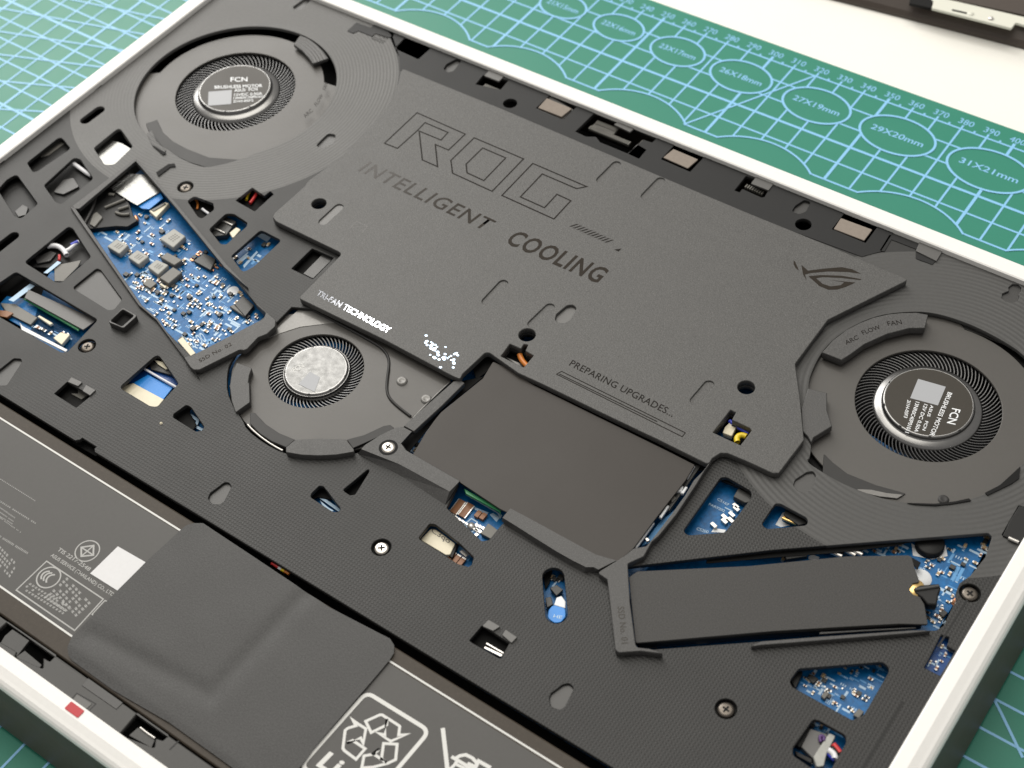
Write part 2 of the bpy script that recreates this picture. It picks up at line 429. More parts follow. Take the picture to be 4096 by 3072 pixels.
# ------------------------------------------------------------------ laptop
lap = thing('laptop', 'opened white framed laptop lying upside down on the green mat with its bottom cover off', 'laptop', (293, 55, 0))
X0, X1, Y0, Y1 = 109.6, 475.9, -78.9, 189.9
ZR, ZD, ZC = 31.0, 29.0, 31.5
def rect(a, b, c, d, r): return fil([(a, c), (b, c), (b, d), (a, d)], r, 8)
prof = [(-.35, 29.0), (-.3, 30.7), (.15, 31.0), (3.4, 31.0), (5.3, 30.35), (6.2, 30.1), (7.0, 29.5), (7.55, 28.7), (7.8, 27.8), (7.8, 27.0)]
loops = [[(p[0], p[1], z) for p in rect(X0 - d, X1 + d, Y0 - d, Y1 + d, 5 + d)] for d, z in prof]
n = len(loops[0]); v = sum(loops, []); f = [(k * n + i, k * n + (i + 1) % n, (k + 1) * n + (i + 1) % n, (k + 1) * n + i) for k in range(len(loops) - 1) for i in range(n)]
f = [tuple(reversed(q)) for q in f]
rim = mesh('chassis_frame', lap, m_rim, v, f)
prof = [(7.7, 27.1), (7.5, 26.3), (8.6, 18), (11.2, 3), (11.0, 1.2), (7, .4)]
loops = [[(p[0], p[1], z) for p in rect(X0 - d, X1 + d, Y0 - d, Y1 + d, 5 + d)] for d, z in prof]
v = sum(loops, []); f = [tuple(reversed((k * n + i, k * n + (i + 1) % n, (k + 1) * n + (i + 1) % n, (k + 1) * n + i))) for k in range(len(loops) - 1) for i in range(n)]
mesh('side_wall', lap, m_body, v, f, smoothf=True)
plate('inner_floor', lap, m_black, rect(X0 - .2, X1 + .2, Y0 - .2, Y1 + .2, 5), 16, 18)
plate('pull_tab', rim, m_redtab, fil(V(31.2, 'TO 1575,180 1870,395 1715,550 1420,335'), .35), 31.02, 31.2, b=.03, label='red film tab on the front rim')
# --- fan data
FL = (154.6, 133.8); FR = (433.2, 132.4); FS = (269.9, 44.9)
H = []      # deck holes
def hole(s, r=1.6, z=ZD): p = fil(V(z, s), r); H.append(p); return p
# left fan opening, right fan opening, small fan opening
H.append([(156.0 + (37.7 + b_) * cos(a_), 132.9 + (37.7 + b_) * sin(a_)) for a_, b_ in ((2 * pi * i / 120, 5.0 * max(0, 1 - abs((math.degrees(2 * pi * i / 120) - 298) / 26))) for i in range(120))])
right_open = smooth(V(ZD, 'TA 300,1215 330,1080 430,885 620,715 880,588 1130,548 1400,548 1700,638 2000,785 2240,940 2500,1300 TB 2420,-20 2330,200 2180,370 2040,490 1890,600 1740,655 1600,690 1430,705 1180,692 950,650 640,535 450,430 280,320 TA 330,1830 330,1500'), 2)
H.append(right_open)
small_open = smooth(V(ZD, 'T11 440,985 1200,1362 1800,1672 T12 1850,70 1600,280 1440,470 1280,600 920,700 600,758 300,695 120,600 -30,480 T02 2150,400 2070,290 2010,150 2010,0 T01 2030,1560 2120,1420 2212,1340 T11 150,1280'), 1)
# small bay opening is convex enough to keep as drawn
H.append(small_open)
SSD2 = fil(V(ZD, 'T01 660,185 T00 1190,1428 T01 1530,130 1990,690 T11 135,1135 90,1175 T01 1735,1475 1690,1492 1250,1045'), .8); H.append(SSD2)
RAM = fil(V(ZD, 'T11 2080,1462 T22 160,-12 880,318 1400,565 1750,735 1835,790 1640,1080 1400,1390 1180,1640 TW 2440,2260 T22 850,1640 240,1330 40,1300 T12 2212,1340 2115,1460 2050,1470 1740,1175 1850,960 1330,640 1340,595 T11 1880,1655'), .8); H.append(RAM)
SSD1 = fil(V(ZD, 'T23 1118,40 TB 0,1105 1060,1020 1900,955 1930,990 1870,1170 1740,1330 1640,1400 1610,1480 1615,1570 TC 1590,215 1500,400 1440,440 800,470 0,530 T23 1340,770 1215,755 1195,720'), .8); H.append(SSD1)
hA = capsule(V(ZD, 'T00 757,1062')[0], V(ZD, 'T00 878,972')[0], 2.0); H.append(hA)
h2 = hole('T00 1055,1125 1175,1295 1010,1455 925,1455 828,1310')
h3 = hole('T00 535,1205 625,1315 300,1535 238,1440')
h4 = hole('T00 655,1395 710,1410 825,1580 T01 640,70 545,148 495,128 T00 388,1640')
h5 = hole('T00 60,1590 145,1540 T01 335,145 185,275 135,255 -20,20')
h6 = capsule(V(ZD, 'T01 -30,545')[0], V(ZD, 'T01 118,430')[0], 1.9); H.append(h6)
h7 = hole('T01 605,345 645,365 805,615 545,840 490,835 215,660')
h9 = hole('T01 140,745 866,1170 595,1455 540,1458 -60,1110 -30,860', 1.4)
h10 = hole('T01 1715,75 1885,140 1895,195 1785,275 1750,255 1658,120')
h11 = hole('T01 2000,230 2070,235 2190,312 2180,345 2000,505 1955,500 1850,370')
h12 = hole('T11 95,375 278,468 30,700 T01 2150,750 2045,608', 1.4)
h13 = hole('T11 550,538 742,622 558,810 366,718', .4)
h14 = hole('T01 2085,115 T11 20,0 125,75 180,33 208,60 42,210', .3)
h15 = hole('T01 1395,1470 T02 1580,75 1390,282 1325,272 1055,110', 1.5)
h16 = hole('T02 595,60 805,182 676,288 480,165', .2)
h17 = hole('T02 1650,262 1690,285 1805,455 1790,492 1735,500 1532,375 1535,345', .9)
hwA = hole('T12 1045,832 1058,850 930,1058 885,1064 820,1018', .7)
hwB = hole('T12 615,978 650,985 805,1185 780,1212 730,1208 535,1080 545,1045', .9)
h19 = hole('T12 1490,1445 1590,1315 1640,1322 1850,1485 1980,1612 T13 1962,18 1935,38 1840,12', .6)
h20 = capsule(V(ZD, 'T23 472,128')[0], V(ZD, 'T23 500,452')[0], 3.0); H.append(h20)
h21 = hole('T13 1940,690 2055,555 TE 790,0 720,120 690,195 650,200 300,0', .3)
h22 = hole('T22 1955,905 2010,905 2225,1030 2225,1085 1990,1392 1662,1418 1620,1380')
h23 = hole('T32 225,1135 275,1140 500,1262 518,1300 495,1330 150,1362 100,1320')
h24 = hole('T33 430,940 1180,880 1232,935 1225,975 1010,1345 905,1395 870,1375 375,1100 350,1050')
h25 = hole('TC 345,1228 400,1240 635,1370 640,1430 480,1720 380,1690 165,1545 168,1480')
h26 = hole('TC 1480,480 1555,500 1530,580 1605,622 1470,842 1328,770 1400,640', .2)
hRE = hole('TB 2165,712 2240,730 2240,1000 2178,1048 2015,975 2085,850', .3)
# back strip openings
hs1 = hole('T10 862,275 940,202 1070,248 1105,212 1282,302 1240,335 1110,300 1080,326 960,276 910,298', .3)
hs2 = hole('T10 1390,316 1628,405 1490,528 1278,432', .3)
hs3 = hole('TP 1335,1500 1470,1335 1925,1425 1780,1595', .2)
hs4 = hole('T20 665,1168 840,998 1398,1218 1345,1265 1270,1240 1128,1362 885,1262 850,1215 760,1212', .3)
hp1 = hole('T20 318,960 450,838 692,935 560,1064', .2)
hp2 = hole('T20 1424,1412 1558,1272 1818,1380 1682,1524', .2)
hp3 = hole('T31 724,372 850,212 1144,330 1022,494', .2)
hs5 = hole('TG 480,905 740,580 930,640 1240,900 1150,1050 1080,1060 660,870 600,945', .2)
hs6 = hole('T31 1148,560 1232,425 1275,422 1495,510 1645,648 1612,684 1470,632 1470,548 1250,462 1188,568', .2)
rounds = []
for s, r in (('T20 90,918', 2.6), ('T31 472,330', 2.7)):
    c = V(ZD, s)[0]; rounds.append(c); H.append(circ(*c, r, 28))
# shallow recesses (teardrops and keyholes)
RE = [fil(V(ZD, s), r) for s, r in (('T02 1840,1090 1860,1045 1985,950 2025,950 2048,990 1980,1120 1940,1145 1875,1138', 1.2),
      ('T01 -40,1640 120,1512 185,1515 192,1545 60,1750 -40,1750', 1.0), ('T23 436,1195 455,1155 555,1080 610,1065 657,1110 575,1270 530,1305 450,1272', 1.2),
      ('T32 383,975 400,925 500,860 560,848 583,890 552,1000 490,1045 420,1022', 1.2), ('T10 1712,612 1740,570 1830,522 1872,542 1800,632 1750,645', 1.0),
      ('T31 368,215 400,165 480,112 538,130 495,215 435,240', 1.0), ('T01 640,888 855,715 890,730 1080,990 1010,1078 955,1085', 1.4))]
RE.append(V(ZD, 'TA 2080,360 2075,330 2110,300 2160,300 2190,330 2185,365 2165,385 2175,410 2160,450 2110,465 2050,455 2015,425 2020,385'))
RE.append(fil(V(ZD, 'T10 380,60 480,-10 540,-10 490,60 440,85 390,80'), 1))
RE.append(fil(V(ZD, 'T10 580,1290 690,1180 760,1190 740,1270 640,1310'), 1.5))
for s_ in ('T21 88,1383 185,1428 212,1385 248,1392 225,1445 298,1487 210,1590 8,1492', 'T22 2040,308 2088,330 2052,396 2212,470 T32 15,490 T22 2128,620 1885,508'): H.append(V(ZC, s_))
for s_, r_ in (('T11 610,142', 2.5), ('T21 240,1303', 2.6), ('T22 2180,108', 2.55)): H.append(circ(*V(ZC, s_)[0], r_, 30))
spots = [('T12 1222,632', 3.0, m_screw), ('T12 1162,1525', 0, m_screw), ('T23 2000,1295', 0, m_screw_k), ('T01 770,1402', 0, m_screw_k), ('TC 1735,110', 0, m_screw_k), ('T01 1640,-5', 0, m_screw_k)]
for s_, dz_, mt_ in spots[1:]: H.append(circ(*V(28.9, s_)[0], 2.85, 30))
# deck
deck_outline = rect(X0 - .2, X1 + .2, -16.6, Y1 + .2, 4)
# notch in the front edge
i0 = deck_outline
nt = V(ZD, 'T02 690,575 715,548 866,640 835,690'); nx = [p[0] for p in nt]; ny = max(p[1] for p in nt)
deck_outline = [(X0 - .2, -16.6), (min(nx) - .5, -16.6), (min(nx) + .5, -15.6), (min(nx) + .6, ny), (max(nx) - 1.2, ny), (max(nx) - 1.2, -15.6), (max(nx) - .2, -16.4), (X1 + .2, -15.4), (X1 + .2, Y1 + .2), (X0 - .2, Y1 + .2)]
deck = plate('inner_deck', lap, m_deck, deck_outline, 27.6, ZD, H + RE, b=.15)
for r_ in RE: plate('recess_floor', deck, m_boss, r_, 26.9, 28.2, b=.05)
# smooth recessed strip along the back edge of the deck
strip = fil(V(ZD + .08, 'T10 1258,335 T10 1330,560 1345,600 T20 0,960 T21 1640,-10 T31 0,230 960,620 T31 1150,560'), .1)
# ledge outside of the step line on the right
plate('side_ledge', deck, m_ledge_rib, [(470.6, -16), (475.8, -16), (475.8, 96), (471.2, 96)], ZD + .02, ZD + .25, [p for p in (fil(V(ZD, 'TC 1480,480 1555,500 1530,580 1605,622 1470,842 1328,770 1400,640'), .2),)] and [], b=.08) if False else None
flat('deck_step', deck, m_dark, [[(469.9, -16), (470.5, -16), (470.6, 40), (470.0, 40)], [(470.5, 59), (471.0, 59), (471.3, 76), (470.8, 76)]], ZD + .03)
# dark smooth strip along the hinge side
plate('hinge_strip', deck, m_strip, [p for p in V(ZD + .2, 'T10 1150,190 1262,330 1320,500 1330,620 T20 0,990 1640,1690 T31 0,250 990,612 1160,565 1270,395 T20 2212,1480 T20 0,605')], ZD + .02, ZD + .2, [hs1, hs2, RE[4], hs3, hp1, hs4, hp2, hs5, RE[5], hp3, hs6] + [circ(*c, r, 28) for c, r in zip(rounds, (2.6, 2.7))], b=.05)
# floors of back pockets and their tabs
def piece(name, parent, mt, z, s, t=.8, r=.2, label=None, b=.1): return plate(name, parent, mt, fil(V(z, s), r), z - t, z, b=b, label=label)
piece('clip_tab', deck, m_padframe, 28.2, 'T10 1368,362 1572,448 1482,522 1288,438')
piece('clip_tab', deck, m_disc_l, 29.0, 'T10 1080,300 1130,280 1240,330 1180,390 1070,345')
piece('clip_tab', deck, m_padframe, 29.6, 'TP 1620,1195 1885,1300 1750,1440 1490,1338')
piece('clip_tab', deck, m_padframe, 29.6, 'TG 1000,540 1400,690 1240,890 850,740')
piece('clip_tab', deck, m_padframe, 29.6, 'T31 1500,480 1705,560 1650,650 1468,560')
piece('clip_tab', deck, m_padframe, 29.4, 'T20 1060,1068 1195,1130 1150,1168 1008,1100')
piece('clip_tab', deck, m_padframe, 29.2, 'T20 1215,1275 1300,1325 1230,1408 1130,1362')
for s_, p_ in (('320,962 445,850 650,970 558,1060', '415,868 635,960 545,1032 338,952'), ('1428,1414 1555,1305 1770,1415 1680,1520', '1535,1318 1752,1410 1662,1488 1445,1392')):
    fr = piece('pad_tray', deck, m_padframe, 28.4, 'T20 ' + s_, .5)
    piece('foam_pad', fr, m_pad, 29.4, 'T20 ' + p_, .95)
fr = piece('pad_tray', deck, m_padframe, 28.4, 'T31 730,374 830,265 1105,375 1020,490', .5)
piece('foam_pad', fr, m_pad, 29.4, 'T31 805,270 1082,372 1010,468 742,365', .95)
def comb(a, b, rows, n, wd, z, parent, name='pin_row'):
    B_ = Boxes(); a = Vector(a); b = Vector(b); d = b - a; an = atan2(d.y, d.x); e = Vector((-d.y, d.x)).normalized()
    for r_ in range(rows):
        for i in range(n):
            p = a + d * ((i + .5) / n) - e * (r_ * wd * 1.15)
            B_.box(p.x, p.y, z - 1, z, d.length / n * .55, wd, an)
    return B_.build(name, parent, [m_chip_g])
a_, b_ = V(27.5, 'T20 850,1075 1040,1150'); comb(a_, b_, 2, 12, 1.8, 27.5, deck)
a_, b_ = V(27.5, 'T20 790,1120 1150,1268'); comb(a_, b_, 1, 20, 1.8, 27.5, deck)
a_, b_ = V(27.5, 'T20 1240,1255 1320,1290'); comb(a_, b_, 1, 6, 2.6, 27.5, deck)
a_, b_ = V(28, 'TP 1480,1520 1750,1630'); comb(a_, b_, 1, 9, 2.2, 28.3, deck)
a_, b_ = V(27, 'TG 720,800 1130,980'); comb(a_, b_, 1, 8, 1.6, 27.5, deck)
# front clips in the deck
piece('clip_tab', deck, m_padframe, 29.5, 'T02 632,18 728,62 690,98 598,60', .7)
piece('clip_tab', deck, m_padframe, 29.5, 'T02 760,85 846,132 796,180 730,140', .7)
piece('clip_bar', deck, m_chip_g, 26.0, 'T02 690,105 745,110 790,165 720,215 620,160 690,165', .7)
piece('clip_tab', deck, m_padframe, 29.5, 'T13 2110,505 2215,565 2150,605 2055,562', .7)
piece('clip_tab', deck, m_padframe, 29.5, 'T23 50,592 152,660 102,712 18,640', .7)
piece('clip_bar', deck, m_tin, 27.0, 'TE 460,38 700,150 680,185 450,70', .7)
piece('clip_bar', deck, m_tin, 27.0, 'TE 490,-10 725,128 705,142 470,10', .7)
piece('connector_tab', deck, m_boss, 27.6, 'T11 645,585 735,628 558,805 470,762', .6)
piece('rim_notch', deck, m_black, 29.25, 'T00 1700,60 1790,25 1640,160 1600,140', .2); piece('rim_notch', deck, m_black, 29.25, 'T00 860,740 900,750 740,870 690,850', .2); piece('rim_notch', deck, m_black, 29.25, 'T00 -20,1400 45,1410 10,1450 -20,1450', .2)
# square boss
so, si = V(31.2, 'T01 955,1190 1088,1060 1216,1132 1092,1245'), V(31.2, 'T01 975,1180 1085,1076 1186,1134 1080,1228')
plate('square_boss', deck, m_boss, fil(so, .8), ZD - .1, 31.2, [fil(si, .7)], b=.15)
plate('boss_floor', deck, m_black, fil(so, .9), ZD, ZD + .06, b=.01)
# ------------------------------------------------------------------ screws
sm = lathe('screw', lap, m_screw, [(.01, 28.75), (1.4, 28.72), (1.95, 28.6), (2.2, 28.2), (2.25, 27)], 0, 0, 28)
cr = [[(-.25, -1.0), (.25, -1.0), (.25, -.25), (1.0, -.25), (1.0, .25), (.25, .25), (.25, 1.0), (-.25, 1.0), (-.25, .25), (-1.0, .25), (-1.0, -.25), (-.25, -.25)]]
sd = flat('screw_recess', sm, m_black, cr, 28.79)
sw = plate('screw_well', sm, m_black, circ(0, 0, 2.95, 32), 26.6, 27.5, b=.01)
for k, (s, dz, mt) in enumerate(spots):
    x, y = V(28.9 + dz, s)[0]
    if k == 0: o, rc, wl = sm, sd, sw
    else:
        o = sm.copy(); o.data = sm.data.copy(); col.objects.link(o); o.data.materials[0] = mt
        for q in (sd, sw):
            c = q.copy(); col.objects.link(c); c.parent = o; c.rotation_euler.z = k * .7 if q is sd else 0
    o.location = (x * MM, y * MM, dz * MM)
    if k == 0: flat('screw_seat', o, m_black, [circ(0, 0, 2.85, 32)], 28.43)
# ------------------------------------------------------------------ cooling cover
arcp = V(ZC, 'T10 520,1595 800,1395 1000,1180 1180,985 1262,850 1310,740 1332,640')
cov = V(ZC, 'T10 1350,606 T20 0,955 1500,1592 T31 0,232 700,515 1405,815 690,1170 400,1560 T32 440,180 478,575 255,868 200,868 0,775 T22 2010,690 1950,690 1880,735 1845,790 1790,765 1400,572 880,325 400,92 160,-18 T11 2120,1462 2080,1462 2030,1510 1880,1650 T12 1860,38 1790,8 T11 1200,1352 442,985 440,968 800,600 800,580 780,565 230,300 200,262 215,228 T11 480,-8')
cov = cov + arcp
def rnd(poly, r): return fil(poly, r, 3)
ch = []
for s, r in (('T11 610,142', 2.55), ('T21 240,1303', 2.65), ('T22 2180,108', 2.6)): ch.append(circ(*V(ZC, s)[0], r, 30))
ch.append(fil(V(ZC, 'T21 88,1383 185,1428 212,1385 248,1392 225,1445 298,1487 210,1590 8,1492'), .2))
ch.append(fil(V(ZC, 'T22 2040,308 2088,330 2052,396 2212,470 T32 15,490 T22 2128,620 1885,508'), .2))
td = fil(V(ZC, 'T21 488,1165 500,1120 590,1045 640,1035 680,1065 620,1170 570,1200 510,1195'), 1.4); ch.append(td)
slots = []
for s in ('T11 650,300 785,175', 'T20 895,1590 1030,1455', 'T21 1290,75 1420,-60', 'T11 2095,1005 2240,850', 'T21 290,1205 440,1060', 'T22 1730,225 1850,85'):
    a_, b_ = V(ZC, s); slots.append(capsule(a_, b_, 1.55))
cc = rnd(cov, .9)
cover = plate('cooling_cover', lap, m_cover, cc, ZD + .3, ZC, ch + slots, b=.22)
for k, sl in enumerate(slots): plate('slot_floor', cover, m_padframe if k == 0 else m_cover, sl, ZC - 1.6, ZC - .45, b=.05)
plate('slot_floor', cover, m_padframe, td, ZC - 2, ZC - 1.0, b=.05)
ZT = ZC + .03
rog = [V(ZC, 'T10 1190,1268 1478,998 1905,1187 1757,1328 1640,1279 1660,1475 1525,1415 1497,1160 1690,1240 1752,1172 1548,1085 1480,1157 1305,1313'),
       V(ZC, 'TF 488,170 1142,450 725,880 200,640 178,470'), V(ZC, 'TF 600,305 905,437 615,738 392,635 380,520'),
       V(ZC, 'TF 1265,510 1980,818 1845,845 1390,650 1100,955 1420,1098 1585,920 1770,1005 1545,1248 855,935')]
flat('outline_lettering', cover, m_inkbrown, strokes(rog, .5, True), ZT)
text('lettering', cover, m_ink, 'INTELLIGENT', V(ZC, 'TK 115,300')[0], V(ZC, 'TK 1985,1190')[0], V(ZC, 'TK 305,165')[0], ZT, .010, 1.12)
text('lettering', cover, m_ink, 'COOLING', V(ZC, 'T21 40,485')[0], V(ZC, 'T21 862,845')[0], V(ZC, 'T21 160,372')[0], ZT, .022, 1.12)
text('lettering', cover, m_mirror_ink, 'TRI-FAN TECHNOLOGY', V(ZC, 'T11 583,950')[0], V(ZC, 'T11 1222,1290')[0], V(ZC, 'T11 615,905')[0], ZT, .02, 1.0)
text('lettering', cover, m_inkbrown, 'PREPARING UPGRADES...', V(ZC, 'T21 608,1572')[0], V(ZC, 'T22 1522,372')[0], V(ZC, 'T21 645,1522')[0], ZT, .008, 1.05)
flat('progress_bar', cover, m_inkbrown, strokes([V(ZC, 'T21 500,1652 545,1627 T22 1640,512 1612,546')], .3, True) + strokes([V(ZC, 'T21 525,1650 T22 1390,412')], .3), ZT)
hatch = []
for k in range(11):
    t = k / 10; x = 610 + 310 * t; y = 345 + 140 * t
    hatch.append(V(ZC, 'T21 %f,%f %f,%f %f,%f %f,%f' % (x, y, x + 25, y + 2, x + 88, y - 20, x + 66, y - 22)))
hatch.append(V(ZC, 'T21 1010,550 1075,540 1050,567'))
flat('hatch_mark', cover, m_inkbrown, hatch, ZT)
eye = [V(ZC, 'TA 172,92 186,102 222,183 190,160 174,125'), V(ZC, 'TA 242,130 300,183 320,205 275,217 287,268 256,215'), V(ZC, 'TA 300,183 440,165 600,152 690,170 770,210 650,195 480,190 320,205'),
       V(ZC, 'TA 305,232 420,222 600,228 775,258 762,266 600,248 430,240 372,250'), V(ZC, 'TA 305,232 372,250 430,300 500,322 480,352 400,318'), V(ZC, 'TA 480,352 500,322 590,312 622,284 720,288 640,325 560,350'), V(ZC, 'TA 490,267 720,288 622,284')]
flat('emblem', cover, m_ink, eye, ZT)
random.seed(3)
fl = []
for k in range(46):
    px = random.uniform(1545, 1840); py = random.gauss(1455 + (px - 1690) * .45, 42); s_ = random.uniform(7, 17)
    c = V(ZC, 'T11 %f,%f' % (px, py))[0]; a = random.uniform(0, 3); s_ *= .033
    fl.append([(c[0] + s_ * cos(a + q * 2 * pi / 5) * 1.2, c[1] + s_ * sin(a + q * 2 * pi / 5)) for q in range(5)])
flat('hologram_sticker', cover, m_holo, fl, ZT)
flat('scratch_mark', cover, m_padframe, strokes([V(ZC, 'T11 890,355 945,300 1040,345 990,405'), V(ZC, 'T11 890,355 1040,345')], .18), ZT)
# ------------------------------------------------------------------ raised bars and bay frames
frustum('raised_bar', lap, m_raised, V(ZD, 'T12 950,695 1010,620 1150,530 1290,462 1350,455 1440,500 1350,610 1390,668 1860,932 1722,1155 1300,880'),
        V(31.4, 'T12 985,655 1030,612 1160,530 1290,465 1350,458 1430,500 1335,605 1380,668 1855,938 1765,1030 1325,790'), ZD - .2, 31.4)
bar = frustum('raised_bar', lap, m_raised, V(ZD, 'T22 15,1290 85,1185 240,1262 850,1595 1030,1655 T23 880,92 830,84 740,92 600,15 T22 480,1595 240,1450 130,1378'),
        V(31.2, 'T22 22,1262 92,1180 240,1258 850,1590 1030,1640 T23 870,62 830,40 760,40 640,-20 T22 500,1560 260,1410 150,1340'), ZD - .2, 31.2)
rail = rnd(V(31.2, 'T22 1880,740 1800,865 1740,965 1560,1235 1405,1425 1345,1475 1272,1605 T23 1130,10 1150,350 1200,725 1215,750 1325,762 1480,812 1245,783 1050,797 1020,770 950,150 860,90 T22 1100,1600 1180,1535 1300,1512 1440,1330 1530,1212 1640,1060 1715,930 1795,850'), .8)
rl = plate('bay_frame', lap, m_raised, rail, ZD - .1, 31.2, b=.2)
text('lettering', rl, m_ink, 'SSD No. 01', V(31.2, 'T23 1040,392')[0], V(31.2, 'T23 1078,718')[0], V(31.2, 'T23 1100,388')[0], 31.24, .006, 1.05)
plate('bay_rail', lap, m_raised, fil(V(30.6, 'T33 -10,745 100,697 560,660 1440,598 1645,600 1400,626 560,694 100,730'), .2), ZD - .1, 30.6, b=.15)
fr2 = rnd(V(31.2, 'TJ 225,420 1250,1560 1250,1560')[:1] + V(31.2, 'T01 640,180 665,183 1250,1040 1395,1160 1545,1390 TJ 700,1010 920,1205 1000,1185 2040,640 2060,600 1920,440 2000,520 2230,650 2190,760 1960,920 1740,1100 1690,1100 1100,1395 1010,1395 960,1350'), .6)
f2 = rnd(V(31.0, 'TJ 860,1205 960,1195 1040,1160 2045,640 2075,560 1925,430 1960,425 2225,665 2215,755 2090,870 1960,920 1800,1090 1750,1110 1690,1100 1100,1395 1010,1398 960,1355'), 1.0)
bf = plate('bay_frame', lap, m_raised, f2, ZD - .1, 31.0, b=.2)
text('lettering', bf, m_ink, 'SSD No. 02', V(31, 'TJ 1105,1290')[0], V(31, 'TJ 1580,1035')[0], V(31, 'TJ 1078,1245')[0], 31.04, .004, 1.05)
plate('bay_rail', lap, m_raised, fil(V(30.2, 'T01 615,165 665,180 1255,1040 1395,1160 1560,1395 1760,1680 1690,1590 1380,1170 1225,1040'), .2), ZD - .1, 30.2, b=.15)
plate('bay_rail', lap, m_raised, fil(V(30.2, 'T01 640,165 T00 1188,1405 1215,1412 T01 700,188 660,186'), .2), ZD - .1, 30.2, b=.1)
plate('bay_rail', lap, m_raised, fil(V(30.2, 'T00 1195,1418 1225,1420 T01 1545,120 2005,680 T11 20,920 T01 1985,705 1525,140'), .2), ZD - .1, 30.2, b=.1)
# ------------------------------------------------------------------ fans
def blades(name, parent, cx, cy, r0, r1, n, z0, z1, sweep, th, mt):
    v = []; f = []; st = 5
    for i in range(n):
        a = 2 * pi * i / n; b0 = len(v)
        for q in range(st + 1):
            t = q / st; r = r0 + (r1 - r0) * t; aa = a + sweep * t ** 1.25
            for sgn in (-1, 1):
                da = sgn * th / r / 2
                for z in (z0, z1 - .5 * (1 - t)): v.append((cx + r * cos(aa + da), cy + r * sin(aa + da), z))
        for q in range(st):
            o = b0 + q * 4
            f += [(o + 1, o + 5, o + 7, o + 3), (o, o + 4, o + 5, o + 1), (o + 3, o + 7, o + 6, o + 2)]
    return mesh(name, parent, mt, v, f)
def fan(label, cx, cy, ro, rl, rg, housing, mat_h, zh, nb, zlab, lab_m, holes=()):
    e = plate('cooling_fan', lap, mat_h, housing, zh - .9, zh, [circ(cx, cy, ro, 96)] + list(holes), b=.18, label=label)
    lathe('fan_well', e, m_black, [(ro + .4, zh - .5), (ro + .4, zh - 6), (.01, zh - 6)], cx, cy, 64)
    blades('impeller_blades', e, cx, cy, rg - .3, ro + .3, nb, zh - 4.5, zh - 1.0, .24, .32, m_blade)
    hub = lathe('fan_hub', e, m_chrome, [(rg + .15, zh - 2.4), (rg - .2, zh - 1.2), (rg - .9, zh - .6), (rl + 1.25, zh - .35), (rl + .95, zh - .2), (rl + .75, zlab - 1.1), (rl + .7, zlab - .25), (rl + .35, zlab + .05), (rl + .05, zlab)], cx, cy)
    lathe('hub_label', hub, lab_m, [(rl + .15, zlab - .02), (.01, zlab + .02)], cx, cy)
    B_ = Boxes()
    for k in range(9):
        a = k * 2 * pi / 9 + .3; B_.box(cx + (rl + .45) * cos(a), cy + (rl + .45) * sin(a), zlab - .2, zlab + .1, .35, .8, a)
    B_.build('hub_notches', hub, [m_dark])
    return e, hub
def polar(cx, cy, fr, n=120): return [(cx + fr(2 * pi * i / n) * cos(2 * pi * i / n), cy + fr(2 * pi * i / n) * sin(2 * pi * i / n)) for i in range(n)]
def blend(lo, hi, a0, a1, soft=8):
    def g(a):
        d = math.degrees(a) % 360
        t = 0
        for s0 in (0, 360):
            u = d + s0
            t = max(t, min(1, (u - a0) / soft) if u < (a0 + a1) / 2 else min(1, (a1 - u) / soft))
        t = max(0, min(1, t)); return hi + (lo - hi) * t
    return g
edge = V(27.2, 'T00 1262,960 1300,820 1700,425 2212,345')
el = [hypot(x - FL[0], y - FL[1]) for x, y in edge]
fanL, hubL = fan('large fan in the far left corner of the laptop', *FL, 22.4, 12.95, 16.6, polar(*FL, blend(sum(el) / 4, 44.5, 30, 200)), m_fan, 27.2, 76, 28.4, m_hub)
edge = V(27.2, 'TA 1360,650 1700,715 2000,850 2212,1010'); er = [hypot(x - FR[0], y - FR[1]) for x, y in edge]
fanR, hubR = fan('large fan at the right end of the laptop', *FR, 21.1, 12.5, 16.0, [(min(x, X1 - .3), y) for x, y in polar(*FR, blend(sum(er) / 4, 39.4, 0, 105))], m_fan, 27.2, 88, 28.4, m_hub)
sh = [p for p in V(27.6, 'T11 470,1015 1200,1385 1770,1672 T12 1780,60 1560,290 1420,400 1270,560 920,670 600,720 300,660 20,490 T02 2130,380 2080,250 2030,100 T01 2060,1560 2160,1440')]
fanS, hubS = fan('small fan in front of the cooling cover', *FS, 14.9, 9.3, 10.9, smooth(sh, 1), m_fan, 27.6, 64, 27.9, m_hubfoil)
# right fan print
for body, s in (('FCN', 'TA 1577,1398 1530,1530 1655,1415'), ('BRUSHLESS MOTOR', 'TA 1540,1255 1375,1638 1580,1268'), ('A5U5   FCN', 'TA 1387,1370 1312,1592 1415,1378'), ('12V DC 0.50A', 'TA 1330,1360 1240,1605 1362,1372'), ('13NR0C40P01011', 'TA 1255,1340 1160,1612 1290,1350'), ('2I1H-05F3', 'TA 1182,1325 1148,1480 1212,1335')):
    if body.startswith('A5'): body = 'ASUS   FCN'
    q = V(28.45, s); text('lettering', hubR, m_white, body, q[0], q[1], q[2], 28.46, .012)
flat('label_patch', hubR, m_patch, [V(28.45, 'TA 1275,1140 1520,1210 1450,1375 1205,1310')], 28.46)
for body, s in (('FCN', 'T00 2040,722 2190,720 2040,682'), ('BRUSHLESS MOTOR', 'T00 1900,785 TW 1050,348 T00 1898,757'), ('ASUS  FCN', 'T00 2075,812 2280,800 2073,785'), ('12VDC 0.50A', 'T00 2072,850 2320,838 2072,826'), ('13NR0C50P01011', 'T00 2065,878 2340,862 2065,858'), ('2I1H-05F3', 'T00 2062,908 2240,898 2062,886')):
    q = V(28.45, s); text('lettering', hubL, m_white, body, q[0], q[1], q[2], 28.46, .012)
